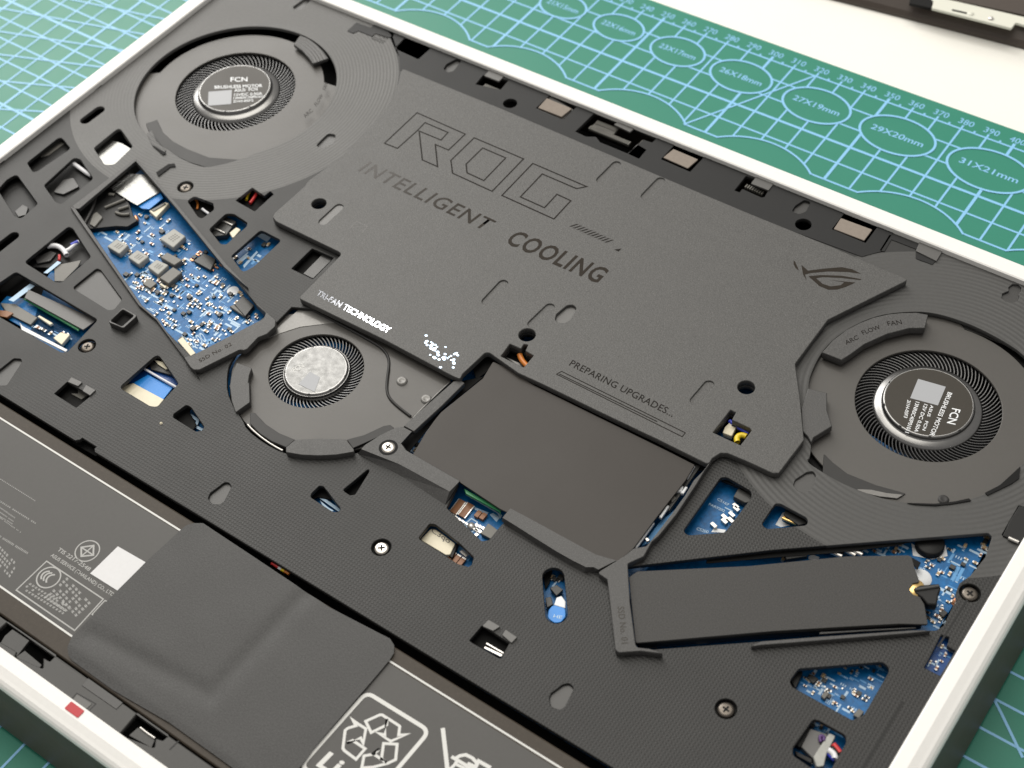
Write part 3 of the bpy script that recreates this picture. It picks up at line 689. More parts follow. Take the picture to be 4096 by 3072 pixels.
flat('label_patch', hubL, m_patch, [V(28.45, 'T00 1845,812 2052,795 2045,920 1840,936')], 28.46)
text('lettering', hubS, m_batprint, 'FCN', V(27.95, 'T11 395,1640')[0], V(27.95, 'T11 480,1590')[0], V(27.95, 'T11 370,1600')[0], 27.97, .01)
flat('label_patch', hubS, m_patch, [V(27.95, 'T12 430,80 530,-30 620,20 570,150')], 27.97)
# raised arcs on the fans
def arcpiece(name, parent, mt, z0, z1, s, r=.3, b=.15, label=None): return plate(name, parent, mt, fil(V(z1, s), r), z0, z1, b=b, label=label)
arcpiece('arc_guard', fanL, m_disc_l, 28.0, 29.4, 'T10 385,392 445,312 520,345 590,395 650,455 692,515 556,562 520,510 460,445')
arcpiece('arc_step', fanL, m_fan_dark, 27.1, 27.45, 'T00 1290,1092 1390,1058 1440,1170 1530,1250 1650,1315 1850,1392 2155,1415 2030,1540 1850,1490 1660,1430 1470,1335 1380,1240 1320,1180')
piece('arc_tab', fanL, m_disc_l, 29.3, 'T00 1300,1180 1345,1150 1380,1240 1470,1330 1440,1360 1345,1285', .8)
piece('deck_slit', deck, m_black, ZD + .42, 'T00 1345,1285 1365,1290 1475,1355 1440,1370', .1); piece('deck_slit', deck, m_black, ZD + .42, 'T00 1380,1525 1490,1450 1545,1445 1555,1475 1510,1475 1400,1560', .1)
for body, s in (('ARC', 'T10 490,1045 560,985 465,1020'), ('FLOW', 'T10 590,945 650,850 565,920'), ('FAN', 'T10 672,805 690,740 640,785')):
    q = V(ZD + .4, s); text('lettering', deck, m_inkbrown, body, q[0], q[1], q[2], ZD + .42, .004)
ag = plate('arc_guard', fanR, m_raised, fil(smooth(V(30.6, 'TA 425,905 520,800 640,708 760,645 880,598 1010,568 1130,556 1260,553 1365,572 1335,690 1200,690 1000,742 800,832 680,920 598,972'), 0), .25), 27.9, 30.6, b=.2)
for body, s in (('ARC', 'TA 640,840 752,785 620,805'), ('FLOW', 'TA 790,750 948,695 768,715'), ('FAN', 'TA 1010,672 1135,655 995,632')):
    q = V(30.6, s); text('lettering', ag, m_inkbrown, body, q[0], q[1], q[2], 30.64, .004)
plate('side_guard', fanR, m_raised, fil(V(30.4, 'TA 300,1222 470,1262 470,1420 515,1558 350,1660 TB 332,160 300,100 TA 250,1600 240,1400'), .3), 28, 30.4, b=.25)
arcpiece('arc_step', fanR, m_fan_dark, 27.1, 27.5, 'TB 440,250 520,330 650,430 900,530 1170,605 1100,650 940,640 720,590 560,520 430,420')
arcpiece('arc_shine', fanR, m_steel, 27.4, 27.75, 'TB 735,565 860,570 1000,600 1150,615 1090,650 930,632 745,590')
arcpiece('deck_slit', deck, m_black, ZD + .1, ZD + .40, 'TB 1170,688 1430,695 1600,675 1725,648 1745,668 1560,700 1430,712 1250,702', .05, .02)
arcpiece('deck_slit', deck, m_black, ZD + .1, ZD + .40, 'TB 1868,598 2000,530 2180,365 2170,470 2100,520 1890,622', .05, .02)
lathe('fan_rivet', fanR, m_fan_dark, [(.01, 27.5), (.7, 27.5), (1.2, 27.7), (1.6, 27.2)], *V(27.3, 'TB 1500,658')[0], n=24)
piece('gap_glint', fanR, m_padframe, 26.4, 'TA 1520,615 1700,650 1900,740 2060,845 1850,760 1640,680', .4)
# small fan pieces
arcpiece('arc_guard', fanS, m_raised, 27.6, 30.0, 'TJ 1650,1290 1870,1372 1830,1480 1815,1600 T02 2205,60 2210,240 2085,330 2050,230 2030,90 TJ 1545,1640 1570,1480 1605,1380')
arcpiece('arc_guard', fanS, m_fan_dark, 27.6, 29.4, 'T12 0,330 45,335 140,435 260,515 400,572 320,640 190,585 90,520 0,430')
arcpiece('arc_guard', fanS, m_raised, 27.6, 31.0, 'T12 318,640 400,572 600,562 850,570 918,655 920,678 760,705 600,712 450,705 318,682')
arcpiece('arc_step', fanS, m_fan_dark, 27.5, 28.6, 'T12 855,570 1010,530 1180,450 1240,440 1280,470 1200,520 910,648')
arcpiece('steel_corner', fanS, m_steel, 27.5, 27.75, 'T11 465,1050 760,1195 640,1210 440,1235 270,1290 140,1340 300,1190')
arcpiece('housing_panel', fanS, m_fan, 27.5, 27.75, 'T12 1780,60 1430,380 1280,270 1215,160 1240,-40 T11 1225,1500 1175,1410 1260,1420 1560,1560')
tube('trim_edge', fanS, m_fan_dark, [(*p, 27.9) for p in V(27.9, 'T11 470,1040 800,1210 1080,1360 1200,1440 1240,1540 T12 1215,0 1205,150 1240,220 1320,290 1420,365')], .45)
for s in ('T12 1345,55', 'T12 1560,215'): lathe('fan_rivet', fanS, m_steel, [(.01, 28.2), (.8, 28.2), (1.4, 28.5), (1.8, 27.7)], *V(27.9, s)[0], n=24)
tube('steel_edge', fanS, m_steel, [(*p, 27.9) for p in V(27.9, 'T12 1440,385 1600,220 1760,70')], .3)
plate('edge_strip', lap, m_raised, fil(V(30.2, 'T12 1450,500 1360,450 1430,385 1800,55 1860,45 1900,70 1700,270'), .2), ZD - .6, 30.2, b=.2)
tube('chrome_edge', fanS, m_tin, [(*p, 28.6) for p in V(28.6, 'T12 -20,440 40,510 150,600 290,670')], .35)
# ------------------------------------------------------------------ circuit board
ZB = 24.0
pcb = plate('circuit_board', lap, m_pcb, [(183, -14), (468, -14), (468, 108), (400, 120), (300, 130), (200, 130), (152, 92), (150, 62), (162, 30), (178, 6)], ZB - 1.2, ZB)
pcb2 = plate('circuit_board', lap, m_pcb, V(ZB, 'T01 60,960 230,985 560,1175 735,1310 600,1470 500,1420 150,1210 -60,1090'), ZB - 1, ZB, label='small board in the left front cut-out')
def comp(name, mt, z, s, t=1.2, r=.25, parent=None, b=.15, label=None): return plate(name, parent or pcb, mt, fil(V(z, s), r), z - t, z, b=b, label=label)
# drive bay two: inductors, chips, connectors
for s, mt, z in (('T01 945,520 1030,455 1138,508 1055,588', m_ind, 26.4), ('T01 1128,615 1215,550 1318,608 1225,682', m_ind, 26.4), ('T01 1303,700 1385,635 1492,685 1398,772', m_ind, 26.4), ('T01 1408,450 1540,362 1642,430 1532,532', m_ind, 26.8),
              ('T01 1412,615 1480,572 1618,640 1540,688', m_ind_d, 26.3), ('T01 1408,798 1530,700 1612,750 1490,852', m_ind_d, 26.3)):
    o = comp('inductor', mt, z, s, 2.3, .5, b=.3)
    if mt is m_ind:
        p = V(z, s); c = [sum(q[k] for q in p) / 4 for k in (0, 1)]; dx = Vector(p[1]) - Vector(p[0]); dy = Vector(p[2]) - Vector(p[1])
        mkx = []
        for k in range(3):
            for j in range(4):
                a = Vector(c) + dx * (j - 1.6) * .13 + dy * (k - 1) * .17
                mkx.append([tuple(a), tuple(a + dx * .09), tuple(a + dx * .09 + dy * .1), tuple(a + dy * .1)])
        flat('printed_code', o, m_chip_g, mkx, z + .02)
comp('chip', m_chip_g, 25.2, 'T01 1258,850 1320,803 1388,845 1330,892', 1.3)
ic = comp('chip', m_chip, 25.4, 'TI 960,790 1190,622 1460,745 1340,1000', 1.4)
lb = Boxes()
for a_, b_, n_ in (('TI 925,775', 'TI 1120,600', 4), ('TI 1380,995', 'TI 1570,890', 3)):
    a_, b_ = Vector(V(24.3, a_)[0]), Vector(V(24.3, b_)[0])
    for k in range(n_):
        p = a_ + (b_ - a_) * (k / (n_ - 1)); lb.box(p.x, p.y, 24, 24.5, 1.4, .55, 0, 0)
lb.build('chip_lead', ic, [m_copper])
cn = comp('ribbon_connector', m_cream, 25.8, 'TH 1640,790 1990,600 2085,622 1795,935', 1.8, .2)
comp('connector_latch', m_chip_g, 26.1, 'TH 1680,770 1980,600 2010,640 1740,800', .6, .1, cn)
comp('ribbon_cable', m_ribbon, 26.2, 'TH 1860,330 1950,510 1640,755 1480,740 1400,690 1690,475', .3, .2, b=.05)
flat('silver_foil', lap, m_foil_s, [V(26.9, 'TH 700,240 1100,-30 1660,-10 1960,330 1690,480 1380,668 1250,600')], 26.9)
bm_ = comp('wire_bundle', m_dark, 26.0, 'TH 0,760 760,260 1180,570 1290,900 1390,1000 1160,1140 900,1130 330,1190', 2, .5, lap)
for pts in ('TH 450,300 500,600 300,900 200,1100', 'TH 660,720 1100,540', 'TH 960,760 1180,690', 'TH 900,820 1020,900 1200,860', 'TH 750,420 880,440'):
    q = V(26.5, pts); q = q if len(q) > 2 else [q[0], ((q[0][0] + q[1][0]) / 2, (q[0][1] + q[1][1]) / 2), q[1]]
    tube('black_wire', bm_, m_chip_g if len(pts) < 32 else m_boss, [(*p, 26.4) for p in q], .55)
comp('chip', m_chip_g, 26.6, 'TH 400,870 480,810 610,930 430,1150 320,1080', 1, .4, lap)
tube('copper_ring', pcb, m_copper, [(*p, 24.5) for p in V(24.5, 'TH 920,1120 1000,1160 1120,1175 1230,1150')], .75)
tube('copper_ring', pcb, m_copper, [(*p, 24.5) for p in V(24.5, 'TH 1270,1110 1360,1090 1390,1000 1340,930')], .75)
comp('chip', m_chip, 25.8, 'TJ 1610,430 1740,300 1905,445 1770,612', 1.6, .2); comp('chip', m_ind_d, 25.5, 'TJ 1540,462 1608,432 1768,602 1750,602', 1.2, .1)
comp('ribbon_connector', m_cream, 25.6, 'TJ 770,965 850,908 1042,1152 968,1195', 1.6, .1)
comp('ribbon_connector', m_cream, 25.0, 'TJ 500,135 530,118 620,170 590,195', .8, .1)
flat('round_mark', pcb, m_white, [circ(*V(24.05, 'TJ 1592,232')[0], 2.0, 24)], 24.06)
# scattered parts
def scatter(name, poly, n, seed, ax=0.0, z=ZB, parent=None, big=1.0, avoid=()):
    random.seed(seed); xs = [p[0] for p in poly]; ys = [p[1] for p in poly]; B_ = Boxes(); k = 0; tries = 0
    while k < n and tries < n * 30:
        tries += 1
        x, y = random.uniform(min(xs), max(xs)), random.uniform(min(ys), max(ys))
        if not inside((x, y), poly) or any(hypot(x - a, y - b) < r for a, b, r in avoid): continue
        k += 1; a = ax + (0 if random.random() < .7 else pi / 2); t = random.random()
        s = big * random.uniform(.75, 1.2)
        if t < .26:   # capacitor with tinned ends
            mi = random.choice((0, 0, 1)); B_.box(x, y, z, z + .7 * s, .8 * s, .8 * s, a, mi)
            for sg in (-1, 1): B_.box(x + sg * .6 * s * cos(a), y + sg * .6 * s * sin(a), z, z + .6 * s, .4 * s, .75 * s, a, 3)
        elif t < .38: # resistor
            B_.box(x, y, z, z + .45 * s, 1.0 * s, .8 * s, a, 2)
            for sg in (-1, 1): B_.box(x + sg * .68 * s * cos(a), y + sg * .68 * s * sin(a), z, z + .4 * s, .4 * s, .75 * s, a, 3)
        elif t < .66: B_.box(x, y, z, z + .05, random.uniform(1.4, 4.2) * s, random.uniform(.45, .9) * s, a, random.choice((4, 4, 5)))
        elif t < .74: B_.box(x, y, z, z + .04, random.uniform(2, 5) * s, .3 * s, a, 5)
        elif t < .86:
            for q in range(3): B_.box(x + q * .7 * s * cos(a), y + q * .7 * s * sin(a), z, z + .06, .3 * s, .8 * s, a, 4)
        elif t < .93: B_.box(x, y, z, z + .35, .55 * s, .55 * s, a, 3)
        else: B_.box(x, y, z, z + .9 * s, 1.5 * s, 1.3 * s, a, 2)
    return B_.build(name, parent or pcb, [m_tan, m_brown, m_chip, m_tin, m_silk, m_trace], True)
scatter('small_components', V(ZB, 'TJ -60,0 900,-60 1500,60 1900,480 1990,640 1080,1130 900,1010 300,450'), 330, 11, big=.95)
scatter('small_components', V(ZB, 'TH 450,1250 900,1220 1400,1150 1450,700 1900,950 2212,1050 TI 1100,450 1500,900 900,1100 0,1300 -300,900'), 120, 12, big=.95)
text('board_mark', pcb, m_silk, 'QS DO', V(24.05, 'TJ 1015,1080')[0], V(24.05, 'TJ 1210,975')[0], V(24.05, 'TJ 930,940')[0], 24.08, .01)
# other windows
flat('silver_foil', lap, m_foil_s, [V(26.5, 'T00 830,1370 900,1300 980,1240 1080,1270 1180,1330 1050,1480 900,1490')], 26.5)
comp('speaker_or_shade', m_dark, 26, 'T00 480,1180 660,1330 300,1580 200,1450', 2, .5, lap); comp('chip', m_chip_g, 26.4, 'T00 350,1390 500,1230 570,1270 430,1370', .8, .3, lap)
comp('speaker_or_shade', m_dark, 26, 'T00 20,1540 160,1500 T01 380,150 180,320 0,120', 2, .5, lap); comp('bracket', m_boss, 26.6, 'T01 130,210 200,150 250,175 230,240 160,260', .8, .3, lap)
comp('speaker_or_shade', m_dark, 25.4, 'T00 620,1380 740,1370 850,1600 T01 540,180 440,130 T00 350,1640', 2, .5, lap); comp('bracket', m_boss, 26.2, 'T00 560,1590 650,1570 700,1650 T01 560,60 470,40', .8, .8, lap)
tube('white_wire', lap, m_wirew, [(*p, 26.8) for p in V(26.8, 'T00 640,1440 700,1480 760,1530 810,1555')], .8)
comp('connector_block', m_dark, 25.2, 'T01 560,360 680,350 840,620 660,720 200,700', 1.5, .4, lap); comp('grey_pad', m_ind_d, 26.6, 'T01 480,690 720,640 690,700 560,830 480,830', .6, .4, lap); comp('grey_pad', m_boss, 26.0, 'T01 300,620 450,560 500,580 440,650 330,670', .6, .4, lap)
tube('white_wire', lap, m_wirew, [(*p, 27) for p in V(27, 'T01 420,520 520,500 560,540 590,600')], .9); tube('white_wire', lap, m_wirew, [(*p, 27) for p in V(27, 'T01 560,560 620,570 650,500 700,480')], .7); tube('blue_wire', lap, m_wireb, [(*p, 27.2) for p in V(27.2, 'T01 630,510 660,495 690,480')], .7); tube('red_wire', lap, m_red, [(*p, 26.8) for p in V(26.8, 'T01 525,600 530,650 520,640')], .5)
flat('board_mark', lap, m_silk, [V(27, 'T01 385,755 510,650 540,665 420,760')], 27.0)
comp('grey_panel', m_padframe, 26.8, 'T01 215,975 250,900 860,1170 735,1260', .6, .2, lap); comp('green_edge', m_green, 26.0, 'T01 205,985 225,975 705,1245 695,1270', .6, .1, pcb2)
flat('board_mark', pcb2, m_silk, [V(26.2, 'T01 75,995 265,850 310,870 120,1010')], 26.2); comp('chip', m_chip_g, 25, 'T01 0,1020 130,1030 330,1150 270,1215 60,1110', 1, .2, pcb2); comp('chip', m_brown, 25.4, 'T01 -40,1080 60,1090 120,1110 60,1150 -40,1130', 1, .3, pcb2)
comp('ribbon_connector', m_cream, 25.8, 'T01 470,1330 535,1280 620,1300 545,1390', 1.5, .2, pcb2); comp('ribbon_connector', m_cream, 25.2, 'T01 330,1140 350,1130 470,1200 440,1215', 1, .2, pcb2)
comp('ribbon_edge', m_white, 26.4, 'T01 170,1190 200,1225 600,1435 580,1455 190,1260', .5, .1, pcb2)
scatter('small_components', V(ZB, 'T01 240,1200 400,1220 640,1330 600,1400 330,1260'), 12, 4, parent=pcb2)
tube('brown_wire', lap, m_orange, [(*p, 25.5) for p in V(25.5, 'T01 1720,90 1750,120 1760,170 1740,190')], .4); tube('white_wire', lap, m_wirew, [(*p, 26) for p in V(26, 'T01 1790,190 1815,210 1850,235')], .5); comp('speaker_or_shade', m_black, 25, 'T01 1620,60 1900,100 1930,220 1770,300', 1, .4, lap)
tube('red_wire', lap, m_red, [(*p, 26) for p in V(26, 'T11 0,140 40,90 60,50')], .6); tube('yellow_wire', lap, m_yellow, [(*p, 26) for p in V(26, 'T01 2180,110 2190,60 2220,20')], .5); comp('speaker_or_shade', m_black, 25, 'T01 2050,100 T11 0,-30 240,40 40,240', 1, .4, lap)  # the black box is added to give this opening its deep shade
for q_ in ('T02 440,160 600,40 840,180 680,320', 'T13 1900,690 2055,520 T23 200,640 T23 0,880', 'T02 640,600 700,520 900,640 850,720'): comp('shade_sheet', m_black, 25.5, q_, .4, .2, lap)  # black sheets added under the clip openings as their deep shade
k_ = comp('connector_block', m_chip, 26.4, 'T01 1850,370 1990,250 2090,300 2000,420 1900,430', 2, .3); comp('ribbon_connector', m_cream, 26.6, 'T01 2030,400 2090,350 2130,370 2060,450', 1.5, .5)
for s in ('T01 1960,290 2060,335', 'T01 1900,360 1990,405'): tube('pin', k_, m_tin, [(*p, 26.7) for p in (V(26.7, s)[0], V(26.7, s)[0], V(26.7, s)[1])], .35)
scatter('small_components', V(ZB, 'T01 2060,640 2212,520 T11 250,470 0,720 T01 2130,730'), 16, 5); flat('board_mark', pcb, m_silk, [V(24.1, 'T11 60,430 110,395 190,440 150,480'), V(24.1, 'T01 2090,650 2180,590 2200,610 2110,680'), V(24.1, 'T01 2150,690 T11 60,560 70,575 T01 2160,712')], 24.1)
comp('shade_sheet', m_black, 26, 'T11 300,720 560,480 780,620 560,850', .5, .2, lap)  # added sheet, blackens the tab opening as depth shade would
# window with ribbon strips
comp('shade_sheet', m_black, 24.6, 'T01 1250,1500 1400,1450 1500,1600 T02 1050,150 950,100', .5, .2, lap)  # added dark sheet, shade beneath the ribbon strips
comp('ribbon_cable', m_ribbon_d, 25.2, 'T02 1120,60 1330,-80 1600,60 1540,120 1340,0 1250,100', .5, .1); comp('ribbon_cable', m_ribbon, 25.6, 'T02 1165,75 1310,-5 1530,110 1430,235 1270,120', .3, .1)
comp('cream_strip', m_cream, 25.9, 'T02 1090,100 1180,70 1450,215 1380,300 1290,280 1050,130', .3, .1); tube('white_edge', lap, m_wirew, [(*p, 26.4) for p in V(26.4, 'T02 1270,-60 1400,20 1480,60 1565,110')], .4)
comp('cream_strip', m_cream, 26.8, 'TJ 430,1250 560,1280 640,1380 600,1390 480,1310', .3, .1); comp('speaker_or_shade', m_chip, 26.2, 'TJ 340,1250 480,1310 660,1420 690,1480 380,1390', .6, .1, lap)
comp('shade_sheet', m_black, 25.8, 'T02 1500,250 1700,240 1680,330 1740,440 1700,500 1640,500 1480,370', .4, .2, lap); flat('board_mark', pcb, m_silk, strokes([V(25, 'T02 1680,350 1750,400 1740,430 1720,450 1790,485')], .9), 25.0)  # black sheet added for the shaded half of this opening
comp('shade_sheet', m_black, 25.6, 'T12 780,820 1090,810 1080,900 920,1110 780,1050', .4, .2, lap); comp('shade_sheet', m_black, 25.8, 'T12 500,960 660,960 760,1110 600,1080 520,1110', .4, .2, lap)  # black sheets stand in for depth shade in the wedge openings
flat('board_mark', pcb, m_silk, [V(25.4, 'T12 615,1090 650,1085 800,1185 785,1210'), V(25.4, 'T12 620,1110 690,1170 740,1200 720,1210 640,1150')], 25.4)
# left of the memory bay
comp('shade_sheet', m_black, 27.0, 'T11 1960,1560 2070,1430 2212,1470 T22 200,-40 900,285 1750,695 1850,750 1800,840 1700,850 300,150 T21 0,1640 T11 2140,1600 2000,1700', .4, .2, lap)  # added black sheet, shade in the gap round the memory shield
plate('shade_sheet', lap, m_black, circ(276.9, 45.1, 32.8, 60), 25.0, 25.5, [circ(269.9, 44.9, 16, 40)], b=.05)  # black ring added as shade in the gap round the small fan
plate('shade_sheet', lap, m_black, circ(433.2, 132.4, 41, 60), 25.0, 25.5, [circ(433.2, 132.4, 23, 40)], b=.05)  # black ring added as shade in the right fan's gap
comp('shade_sheet', m_black, 27.0, 'T12 1320,590 1440,490 1880,50 2075,10 1720,300 1610,430 1480,590 1400,690', .4, .2, lap)  # black sheet added as shade in the bay's left gap
B_ = Boxes()
for r_ in range(5):
    for c_ in range(2):
        p = V(24.4, 'T12 %f,%f' % (1795 + r_ * 27 + c_ * 62, 1200 - r_ * 16 + c_ * 36)) if False else V(24.4, 'T12 %f,%f' % (1805 + c_ * 75 + r_ * 17, 1215 + c_ * 32 - r_ * 22))
        B_.box(*p[0], 24, 24.9, 2.0, 1.0, 0, 1); 
        for sg in (-1, 1): B_.box(p[0][0] + sg * 1.15, p[0][1], 24, 24.85, .4, .95, 0, 3)
for k in range(9):
    p = V(24.4, 'T12 %f,%f' % (1765 + k * 30, 1222 + k * 19)); B_.box(*p[0], 24, 24.6, 1.1, .55, -.2, 3)
for k in range(7):
    p = V(24.4, 'T12 %f,%f' % (2005 + (k % 3) * 30, 1330 + k * 14)); B_.box(*p[0], 24, 24.6, 1.0, .9, -.2, 3)
for s in ('2020,1240', '2065,1260'):
    p = V(24.5, 'T12 ' + s); B_.box(*p[0], 24, 25.3, 1.4, 2.2, 0, 1)
B_.build('capacitor_bank', pcb, [m_tan, m_brown, m_chip, m_tin])
flat('board_mark', pcb, m_silk, [V(24.1, 'T12 1905,1060 1930,1050 T22 20,1240 0,1275 T12 2190,1225'), V(24.1, 'T12 2120,1235 2150,1220 2212,1260 2180,1300'), V(24.1, 'T12 1990,1170 2110,1215 2100,1235 1985,1190')] + strokes([V(24.1, 'T12 1900,1320 1960,1270 2010,1300 2000,1360 1950,1400')], .4, True), 24.1)
lathe('gold_pad', pcb, m_tin, [(.01, 25), (1.0, 24.9), (1.3, 24.1)], *V(24.5, 'T12 1958,1335')[0], n=16)
comp('chip', m_ind_d, 25.6, 'T12 2075,1350 2110,1310 2205,1380 2130,1450 2040,1400', 1.4, .3); comp('green_edge', m_green, 28.4, 'T12 1890,1000 2212,1180 T22 10,1200 0,1235 T12 2212,1210 1910,1050', .8, .1, lap)
# cream connector window
cc2 = comp('cream_connector', m_cream, 26.4, 'T12 1505,1455 1600,1360 1650,1370 1815,1490 1770,1590 1730,1590', 2.4, .5)
text('printed_code', cc2, m_chip_g, 'C3qo', V(26.5, 'T12 1600,1385')[0], V(26.5, 'T12 1760,1490')[0], V(26.5, 'T12 1620,1345')[0], 26.45, .01)
B_ = Boxes()
for k in range(3):
    p = V(24.6, 'T12 %f,%f' % (1785 + k * 42, 1612 + k * 25)); B_.box(*p[0], 24, 25.2, 1.4, 2.4, 0, 1); B_.box(p[0][0], p[0][1] - 1.4, 24, 25.1, 1.3, .5, 0, 3); B_.box(p[0][0], p[0][1] + 1.4, 24, 25.1, 1.3, .5, 0, 3)
B_.build('capacitor_bank', pcb, [m_tan, m_brown, m_chip, m_tin]); comp('black_frame', m_dark, 26, 'T12 1820,1490 1850,1480 1790,1620 1760,1600', 1.5, .1)
comp('tin_can', m_tin, 25.6, 'T12 1850,1560 1880,1540 1940,1590 1910,1610', 1.4, .4); flat('board_mark', pcb, m_trace, [V(24.1, 'T12 1830,1540 1860,1515 1960,1600 1930,1650')], 24.1)
# oblong window
comp('chip', m_chip, 26, 'T23 440,225 500,195 560,240 500,295', 1.5, .3); comp('chip', m_chip, 26, 'T23 400,310 450,300 470,370 415,400', 1.5, .2); st_ = comp('pull_sticker', m_ribbon, 27.2, 'T23 465,375 580,400 580,480 540,530 480,535 420,490 430,420', .4, 1.5); comp('white_tab', m_white, 27.3, 'T23 500,310 545,295 580,345 578,405 478,375', .5, .2)
text('printed_code', st_, m_silk, 'HE', V(27.3, 'T23 470,485')[0], V(27.3, 'T23 545,500')[0], V(27.3, 'T23 480,455')[0], 27.25, .01)
scatter('small_components', V(ZB, 'T23 460,110 550,120 560,190 450,210'), 7, 21)
comp('shade_sheet', m_black, 25, 'T23 380,60 470,40 440,180 400,240', .4, .3, lap)  # added black sheet, shade at one end of the oblong opening
# triangle windows by the right fan
comp('connector_block', m_chip, 26.8, 'T22 2110,1000 2225,1045 2230,1120 2170,1130 2065,1075', 2, .2); comp('chip', m_dark, 26.4, 'T22 1960,895 2225,1010 2150,1010 1960,930', 1, .2)
flat('board_mark', pcb, m_white, [V(24.1, 'T22 1870,1390 1890,1355 2000,1370 1985,1395')], 24.1)
for body, s in (('C5167', 'T22 1920,1105 2020,1160 1930,1085'), ('PAR9202', 'T22 1845,1150 1985,1215 1855,1130'), ('C5200', 'T22 1735,1370 1840,1402 1745,1345')):
    q = V(24.1, s); text('board_mark', pcb, m_silk, body, *q, 24.1, .02)
B_ = Boxes()
for s in ('2085,1165', '2090,1190', '2050,1240', '1985,1262', '2040,1290', '1985,1300', '1890,1335'):
    p = V(24.6, 'T22 ' + s)[0]; B_.box(*p, 24, 25.2, 1.9, 1.0, -.3, 3)
for s in ('2025,1180', '2010,1280'): p = V(24.6, 'T22 ' + s)[0]; B_.box(*p, 24, 24.1, 2.6, .35, 0, 4)
B_.build('solder_parts', pcb, [m_tan, m_brown, m_chip, m_tin, m_silk])
comp('connector_block', m_dark, 26.8, 'T32 310,1190 500,1270 510,1310 430,1330 300,1240', 2, .3)
flat('board_mark', pcb, m_white, [V(24.1, 'T32 225,1325 290,1215 315,1215 280,1290 355,1330 270,1345')], 24.1)
for s in ('T32 285,1265 410,1320', 'T32 300,1250 420,1300'):
    q = V(26.0, s); tube('pin', pcb, m_gold, [(*q[0], 26), (*q[0], 26), (*q[1], 26)], .45)
# lower right triangle window
comp('chip', m_chip, 25, 'TC 290,855 340,830 395,870 345,910', 1, .15); comp('chip', m_chip_g, 25.2, 'TC 415,1020 455,975 490,1000 445,1050', 1.2, .15); comp('chip', m_ind_d, 25.6, 'TC 700,1190 750,1130 800,1160 750,1220', 1.4, .3)
comp('connector_block', m_dark, 26, 'TC 140,870 200,800 260,800 190,960', 2, .3)
scatter('small_components', V(ZB, 'TC 220,900 280,800 980,745 1000,800 800,1140 680,1200 330,1010'), 70, 33, big=.72)
scatter('small_components', V(ZB, 'TC 220,900 330,830 500,800 520,1060 680,1180 330,1010'), 30, 35, big=.8)
# wire connector window
wc = comp('wire_connector', m_padframe, 26.6, 'TC 240,1470 320,1310 480,1360 400,1600 340,1570', 2.2, .3); comp('wire_connector', m_ind, 27.4, 'TC 400,1480 490,1350 545,1375 465,1530 440,1640 380,1650 350,1560', 2.6, .5)
comp('connector_block', m_dark, 26.2, 'TC 190,1450 300,1280 330,1310 230,1480', 2, .2); comp('connector_block', m_dark, 26.2, 'TC 180,1500 340,1580 330,1620 200,1550', 2, .2)
tube('purple_wire', lap, m_purple, [(*p, 27.2) for p in V(27.2, 'TC 415,1430 400,1380 420,1365 450,1390 440,1420')], .45); tube('red_wire', lap, m_red, [(*p, 27) for p in V(27, 'TC 525,1450 550,1480 570,1500 585,1525')], .75); tube('black_wire', lap, m_dark, [(*p, 27) for p in V(27, 'TC 510,1480 530,1500 550,1520 560,1545')], .75)
tube('blue_wire', lap, m_wireb, [(*p, 26.8) for p in V(26.8, 'TC 420,1480 460,1500 490,1550 535,1590')], .5); tube('white_wire', lap, m_wirew, [(*p, 27.4) for p in V(27.4, 'TC 480,1500 520,1520 545,1550 540,1580')], .8)
scatter('small_components', V(ZB, 'TC 340,1245 600,1370 630,1410 560,1440 330,1290'), 14, 36, big=.8)
comp('chip', m_tin, 24.7, 'TC 280,1600 300,1590 350,1615 340,1630', .6, .1)
# slit board near the right rim
sb = comp('circuit_board', m_pcb_d, 26.4, 'TC 1470,470 1560,490 1540,570 1625,615 1480,860 1310,780 1390,630', .8, .1, lap, label='narrow board beside the right rim')
scatter('small_components', V(26.4, 'TC 1490,520 1520,520 1530,600 1590,630 1470,810 1360,760 1420,650'), 16, 41, z=26.4, parent=sb, big=.75)
# drive bay one
comp('shade_sheet', m_black, 27.2, 'TB -600,1140 0,1085 1060,1000 1900,935 1900,978 1230,1030 1060,1070 500,1135 0,1172 -600,1225', .3, .1, lap)  # black strip added as shade along the top gap of the bay
scatter('small_components', V(ZB, 'TB 0,1170 400,1110 800,1080 1150,1060 1180,1140 600,1160 0,1200'), 26, 51)
for s in ('TB 470,1105 600,1165', 'TB 610,1100 720,1155', 'TB 680,1100 780,1150'): q = V(26, s); tube('pin', pcb, m_tin, [(*q[0], 26), (*q[0], 26), (*q[1], 26)], .7)
comp('connector_block', m_dark, 27, 'TB 90,1150 280,1120 300,1160 110,1190', 1.5, .3); comp('white_tab', m_white, 24.4, 'TB 305,1160 350,1145 410,1170 370,1200 310,1190', .5, .3)
flat('board_mark', pcb, m_white, [V(24.1, 'TB 1215,1045 1290,1095 1400,1115 1500,1090 1520,1060 1535,1160 1400,1190 1230,1155')], 24.1)
lathe('round_standoff', pcb, m_dark, [(.01, 26.3), (3.5, 26.3), (3.9, 26.0), (4.0, 24)], *V(26.2, 'TB 1385,1040')[0], n=36)
scatter('small_components', V(ZB, 'TB 1530,1090 1900,990 1860,1180 1740,1330 1640,1400 1480,1400 1300,1330 1270,1260'), 46, 52, big=.9)
scatter('small_components', V(ZB, 'TC 1480,90 1600,20 1600,200 1500,380 1420,430 1370,390 1330,250'), 30, 53, big=.9)
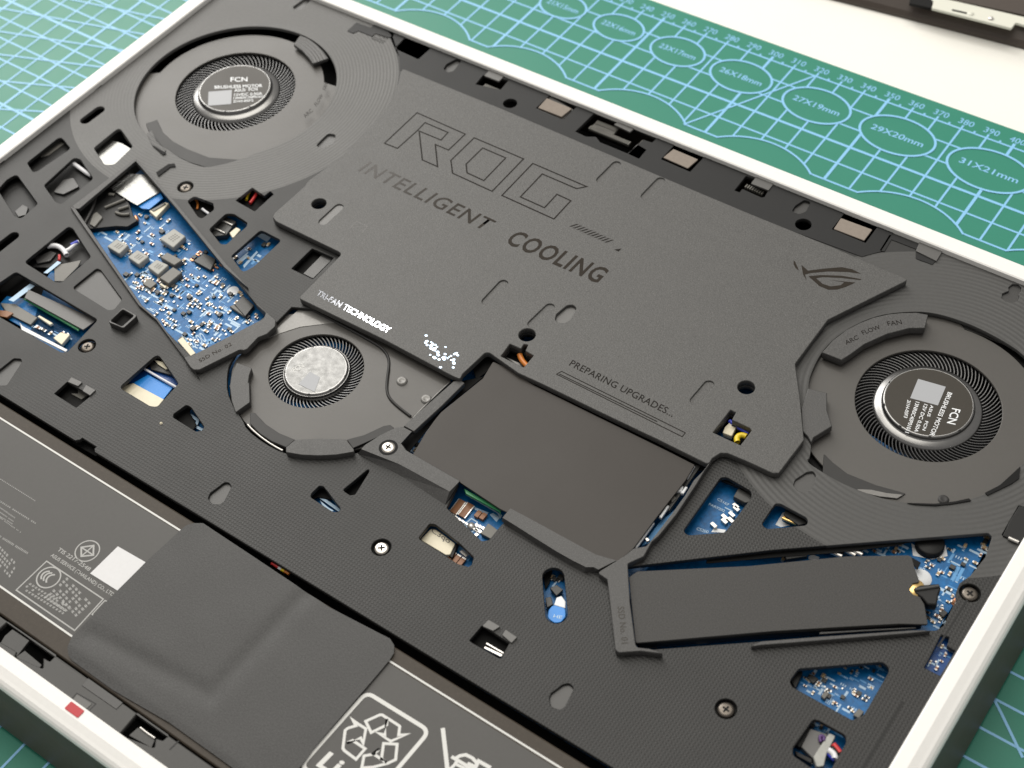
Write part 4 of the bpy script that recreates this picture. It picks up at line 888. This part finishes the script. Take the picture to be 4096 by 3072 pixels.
flat('board_mark', pcb, m_trace, [V(24.1, 'TB 1560,1370 1620,1250 1650,1260 1590,1380'), V(24.1, 'TB 1600,1380 1660,1262 1690,1270 1630,1385')], 24.1); comp('chip', m_chip, 25, 'TC 1460,290 1500,250 1540,285 1495,330', 1, .1); comp('copper_pad', m_copper, 24.3, 'TC 1565,200 1600,145 1620,170 1600,230', .3, .2)
lathe('round_mark', pcb, m_white, [(.01, 24.2), (3.0, 24.2), (3.1, 24)], *V(24.2, 'TB 1295,1355')[0], n=24)
lathe('gold_washer', lap, m_gold, [(.01, 29.6), (2.6, 29.6), (2.9, 29.2), (2.9, 26)], *V(29.4, 'TC 1240,60')[0], n=32)
comp('drive_latch', m_dark, 29.9, 'TC 1232,70 1290,40 1460,25 1478,70 1460,110 1440,215 1360,210 1310,150 1250,110', 3, .5, lap, b=.4); comp('drive_latch', m_chip, 30.4, 'TC 1240,60 1460,28 1475,55 1250,90', .8, .3, lap, b=.3)
comp('shade_sheet', m_black, 26.5, 'TB 1210,1165 1300,1215 1270,1280 1230,1230', .5, .2, lap)  # small black sheet added as shade beside the drive
ssd = plate('drive_cover', lap, m_ssd, fil(V(30.0, 'T23 1140,130 1215,78 T33 0,30 TB 640,1162 1190,1152 1218,1168 1245,1265 1290,1390 1230,1400 1195,1450 1230,1500 TC 1290,145 1330,210 1362,388 1100,383 700,405 0,447 T23 1290,705 1200,712'), .5), 29.3, 30.0, b=.1)
plate('drive_body', ssd, m_dark, fil(V(28.4, 'T23 1160,140 TB 1150,1170 TC 1310,400 0,480 T23 1230,735'), .3), 26.6, 29.3, b=.1); comp('drive_edge', m_boss, 28.9, 'TC 400,455 780,435 1250,410 1260,425 780,450 400,475', .5, .1, ssd)
flat('board_mark', pcb, m_white, [V(25.5, 'T23 1730,742 1835,735 1845,750 1745,758')], 25.5)
comp('shade_sheet', m_dark, 27.4, 'T23 1200,715 1420,760 1300,750 1230,750', .4, .1, lap)  # dark sliver added as shade at the drive's corner
# notches of the cooling cover
comp('shade_sheet', m_black, 26, 'T21 0,1370 320,1380 320,1600 0,1620', .3, .1, lap); tube('orange_wire', lap, m_orange, [(*p, 28.6) for p in V(28.6, 'T21 175,1480 185,1520 205,1550 240,1580')], .9); comp('metal_edge', m_steel, 27.6, 'T21 20,1490 60,1500 215,1570 200,1600', .5, .1, lap)  # black sheet added as shade behind the wire notch
comp('shade_sheet', m_black, 26, 'T22 1860,280 T32 60,440 60,560 T22 2120,680', .3, .1, lap); comp('cream_connector', m_cream, 28.6, 'T22 1990,460 2030,420 2095,450 2050,540 1970,510', 2, .4, lap)  # black sheet added as shade behind the connector notch
yw = V(28.8, 'T22 2100,595 2090,560 2110,535 2150,530 2180,545'); tube('yellow_wire', lap, m_yellow, [(*p, 28.8) for p in yw], .9); tube('blue_wire', lap, m_wireb, [(*p, 28.6) for p in V(28.6, 'T22 2030,405 2070,440 2130,480 2200,520')], .6); flat('board_mark', lap, m_silk, [V(28, 'T22 2110,450 2140,440 2160,490 2130,495')], 28)
# right edge clip
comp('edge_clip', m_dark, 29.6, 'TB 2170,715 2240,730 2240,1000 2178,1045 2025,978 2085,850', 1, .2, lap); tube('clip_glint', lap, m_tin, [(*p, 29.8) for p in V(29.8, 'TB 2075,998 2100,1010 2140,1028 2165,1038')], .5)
# ------------------------------------------------------------------ memory shield
tl = V(30.0, 'T11 2130,1520 T21 0,1530 T22 380,115 T22 1735,792 1190,1532 1030,1640')
memo = plate('memory_shield', lap, m_mem, fil(V(29.8, 'T11 2150,1540 T21 30,1580 T22 300,90 1500,680 1725,795 1640,935 1400,1240 1180,1535 1040,1655 TW 2430,2268 T22 850,1640 240,1300 T12 2212,1185 1850,945 1438,705 1560,500 1640,390 1690,330 2060,30'), .4), 29.2, 29.8, b=.1)
for k, (s) in enumerate(('1632,905 1700,798 1728,805 1662,915', '1560,1030 1590,970 1625,985 1605,1035', '1595,1045 1640,985 1662,992 1625,1050', '1405,1255 1478,1152 1500,1158 1430,1265', '1185,1525 1345,1300 1368,1308 1210,1530')):
    comp('module_clip', m_white, 28.8, 'T22 ' + s, 1, .1, memo)
comp('module_body', m_chip, 28.0, 'T22 1640,915 1730,790 1780,800 1500,1200 1420,1180 1560,1000', 1.4, .2, memo); comp('module_body', m_chip_g, 28.4, 'T22 1500,1080 1540,1060 1560,1090 1520,1130', 1, .2, memo); comp('module_body', m_tin, 28.4, 'T22 1278,1440 1310,1438 1328,1462 1300,1475', .8, .2, memo)
comp('module_board', m_trace, 26.0, 'T22 1420,1290 1560,1180 1530,1230 1330,1480 1240,1520', .6, .1, memo); scatter('small_components', V(ZB, 'T12 1420,690 1660,400 1600,560 1470,720'), 12, 61)
# ------------------------------------------------------------------ battery
bat = plate('battery', lap, m_batside, rect(112, 474, -70.9, -18.3, 2), 20, 28.0, b=.5)
lab = plate('battery_panel', bat, m_bat, rect(113, 473, -64.9, -23.2, 1), 28.0, 28.06, b=.01)
ZL = 28.08
flat('panel_line', lab, m_batprint, strokes([[(113, -22.9), (473, -22.4)]], .55) + strokes([[(113, -64.8), (473, -64.5)]], .55), ZL)
# film over the battery with the bumps of the cells beneath
film = V(28.3, 'T02 1590,1388 1650,1338 1720,1318 1800,1318 T13 700,400 1150,635 1240,680 1278,740 1275,810 1235,872 1000,1150 560,1659 TD 20,1640 TW 1000,3300 T03 2100,1850 1500,1420 1000,1130 640,870 608,830 597,760 640,660 T02 1300,1655')
zf = 28.35
xs = [p[0] for p in film]; ys = [p[1] for p in film]
fo = fil(film, 1.2, 3)
tx0, ty0 = min(xs), min(ys); 
ax_, ay_ = V(28.3, 'T03 1200,800')[0]; bx_, by_ = V(28.3, 'T13 200,350')[0]
import bmesh
bm = bmesh.new(); gs = .8
step_lines = (V(28.3, 'T03 800,640 1860,1180'), V(28.3, 'T03 1860,1180 T13 470,300'))
def seg_d(p, a, b):
    a, b, p = Vector(a), Vector(b), Vector(p); t = max(0, min(1, (p - a).dot(b - a) / (b - a).length_squared)); return (p - a - (b - a) * t).length
def fz(x, y):
    d = min(seg_d((x, y), *step_lines[0]), seg_d((x, y), *step_lines[1]))
    g = math.exp(-(d / 2.8) ** 2) * -.5
    r_ = .05 * sin(x * .21 + y * .13) * sin(y * .33 - x * .05)
    e = min(1, max(0, (y + 70) / 3))
    return zf + (g + r_ + .38) * e
me = bpy.data.meshes.new('cover_film'); vs = [bm.verts.new((x * MM, y * MM, 0)) for x, y in fo]; bm.faces.new(vs if area(fo) > 0 else vs[::-1])
for k in range(int((max(xs) - tx0) / gs)):
    bmesh.ops.bisect_plane(bm, geom=bm.verts[:] + bm.edges[:] + bm.faces[:], plane_co=((tx0 + k * gs + .2) * MM, 0, 0), plane_no=(1, 0, 0))
for k in range(int((max(ys) - ty0) / gs)):
    bmesh.ops.bisect_plane(bm, geom=bm.verts[:] + bm.edges[:] + bm.faces[:], plane_co=(0, (ty0 + k * gs + .2) * MM, 0), plane_no=(0, 1, 0))
for v_ in bm.verts: v_.co.z = fz(v_.co.x / MM, v_.co.y / MM) * MM
bm.to_mesh(me); bm.free()
for p in me.polygons: p.use_smooth = True
fm = link('cover_film', me, m_tape, bat)
# prints on the battery
rc = [V(28, 'TD 1090,955 1170,1005 1310,1095 1325,1110 1310,1225 1420,1213 1205,1305 1030,1195 1130,1225 1155,1010 1150,1090 945,1190 872,1040 1060,955'),
      V(28, 'TD 690,1010 770,1075 875,1140 840,1330 805,1260 620,1330 700,1295 865,1405 745,1545 590,1430 570,1400 600,1160 640,1130 745,1100'),
      V(28, 'TD 1055,1405 985,1475 850,1500 820,1659 970,1650 1160,1600 1270,1550 1290,1345 1110,1335 1080,1550 1150,1590 970,1470')]
flat('recycling_mark', lab, m_batprint, strokes(rc, .75, True), ZL)
fr_ = fil(V(28, 'TD 885,668 1705,1165 1240,1760 -20,1760'), 2.2, 6)
fr_ = fil(V(28, 'TD 885,655 1720,1170 1000,2020 -10,1660'), 2.4, 6)
flat('mark_frame', lab, m_batprint, strokes([fr_], 1.1, True), ZL + .01)
q = V(28, 'TD 215,1620 1000,2100 400,1435'); text('lettering', lab, m_batprint, 'Li-ion', q[0], q[1], q[2], ZL, .03)
bin_ = strokes([V(28, 'TD 1895,1130 1960,1700')], 1.1) + strokes([V(28, 'TE 20,1510 560,1830')], .9) + strokes([V(28, 'TE 60,1600 300,1720')], .8) + strokes([V(28, 'TE 60,1540 130,1500 210,1485 300,1530 360,1600')], .9) + strokes([V(28, 'TE 100,1560 60,1620 -20,1700')], .8) + strokes([V(28, 'TE 230,1600 340,1650 380,1570 540,1660')], 1.0)
flat('bin_mark', lab, m_batprint, bin_, ZL)
plate('blank_sticker', bat, m_sticker, V(28.2, 'TN 1955,560 TW 590,2253 TN 1990,1322 1495,1010'), 28.08, 28.2, b=.03, label='blank white square sticker on the battery')
for body, s in (('TIS 2217-2548', 'TN 945,630 1470,975 1000,580'), ('ASUS SERVICE (THAILAND) CO., LTD.', 'TN 835,725 1880,1405 880,675')):
    q = V(28, s); text('lettering', lab, m_batprint2, body, q[0], q[1], q[2], ZL, .01)
cm = V(28, 'TN 1450,640')[0]
L_ = [circ(*V(28, 'TN 1450,640')[0], 3.5, 32)]; sq = V(28, 'TN 1350,580 1555,550 1550,710 1350,730')
flat('approval_mark', lab, m_batprint2, strokes(L_, .35, True) + strokes([sq], .5, True) + strokes([[sq[0], sq[2]], [sq[1], sq[3]]], .4), ZL)
c1 = V(28, 'TN 808,1080')[0]
cs = [[(c1[0] + dx + 1.7 * cos(radians(a)), c1[1] + 1.7 * sin(radians(a))) for a in range(110, 260, 15)] for dx in (-.6, .4, 1.5)]
flat('approval_mark', lab, m_batprint2, strokes([circ(*c1, 3.4, 32)], .4, True) + strokes(cs, .5) + strokes([V(28, 'TN 775,810 1715,1440 1240,1960 270,1290')], .38, True) + strokes([V(28, 'TN 1800,1480 1740,1465 1530,1690 1560,1720')], .35), ZL)
random.seed(9); gl = []
def block(s, rows, n):   # unreadable small characters set in rows
    a, b, c = [Vector(p) for p in V(28, s)]
    for r_ in range(rows):
        for k in range(n):
            if random.random() < .12: continue
            o = a + (b - a) * (k / n) + (c - a) * (r_ / rows); dx = (b - a) / n * .72; dy = (c - a) / rows * .6
            for q in range(3):
                e0_ = o + dy * (q / 3); gl.append([tuple(e0_), tuple(e0_ + dx * random.uniform(.6, 1)), tuple(e0_ + dx + dy * .16), tuple(e0_ + dy * .16)])
            gl.append([tuple(o + dx * .4), tuple(o + dx * .6), tuple(o + dx * .6 + dy), tuple(o + dx * .4 + dy)])
block('TN 1110,1075 1530,1530 840,1320', 5, 8); block('TN 500,1170 1200,1600 340,1290', 3, 14); block('TN 840,1330 1200,1580 700,1430', 2, 7)
block('TN 0,560 310,880 -150,800', 4, 8)
for s in ('TM -200,760 600,1260 -215,785', 'TM -200,1130 640,1650 -225,1165', 'TM -200,1220 260,1540 -220,1250', 'TM -200,1300 250,1610 -220,1330', 'TM -200,1390 220,1640 -220,1420', 'TN -150,290 480,670 -190,340', 'TN -200,-60 400,360 -220,-35'): block(s, 1, 30)
flat('small_print', lab, m_batprint2, gl, ZL)
for k, (c_, s_) in enumerate(((m_red, 'T13 195,5 250,40'), (m_wirew, 'T13 255,45 285,62'), (m_yellow, 'T13 280,60 310,78'), (m_orange, 'T13 305,75 345,98'))):
    q = V(26.8, s_); tube('battery_wire', lap, c_, [(*q[0], 26.6), (*q[0], 26.8), (*q[1], 26.6)], .45)
lathe('dust_crumb', deck, m_cream, [(.01, 29.5), (.35, 29.35), (.5, 29.0)], *V(29.2, 'T02 1425,425')[0], n=7)
# ------------------------------------------------------------------ front ledge
hl = [fil(V(ZD, s), .3) for s in ('T03 -20,600 60,530 490,825 440,875 380,840 380,940 130,830 150,790 -20,690', 'T03 1065,1510 1210,1340 1485,1535 1440,1575 1375,1555 1365,1640 1080,1530')]
led = plate('front_ledge', lap, m_ledge, [(X0 - .2, Y0 - .2), (X1 + .2, Y0 - .2), (X1 + .2, -71.6), (X0 - .2, -71.6)], 27.4, ZD, hl, b=.3)
piece('clip_tab', led, m_ledge, 28.6, 'T03 40,650 110,590 260,690 220,740 150,830 0,720', 1); piece('clip_tab', led, m_ledge, 28.6, 'T03 140,835 220,780 370,905 330,960', 1); piece('clip_tab', led, m_ledge, 28.4, 'T03 1140,1530 1220,1460 1375,1560 1340,1640', 1)
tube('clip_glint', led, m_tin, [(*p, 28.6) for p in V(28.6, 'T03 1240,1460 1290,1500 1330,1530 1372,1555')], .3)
piece('ledge_pad', led, m_boss, ZD + .15, 'T03 780,1022 1088,1240 1028,1300 722,1088', .3, .2); piece('ledge_pad', led, m_padframe, ZD + .12, 'TO 1700,20 2040,235 1880,380 1600,165', .3, .2)
flat('ledge_frame', led, m_dark, strokes([V(ZD, 'TO 1590,130 1700,5 2120,240 1960,400')], .25), ZD + .03); flat('ledge_frame', led, m_dark, strokes([V(ZD, 'T03 1580,1580 1500,1659')], .4), ZD + .03)
# ------------------------------------------------------------------ render settings
scene.render.engine = 'CYCLES'
scene.cycles.max_bounces = 6
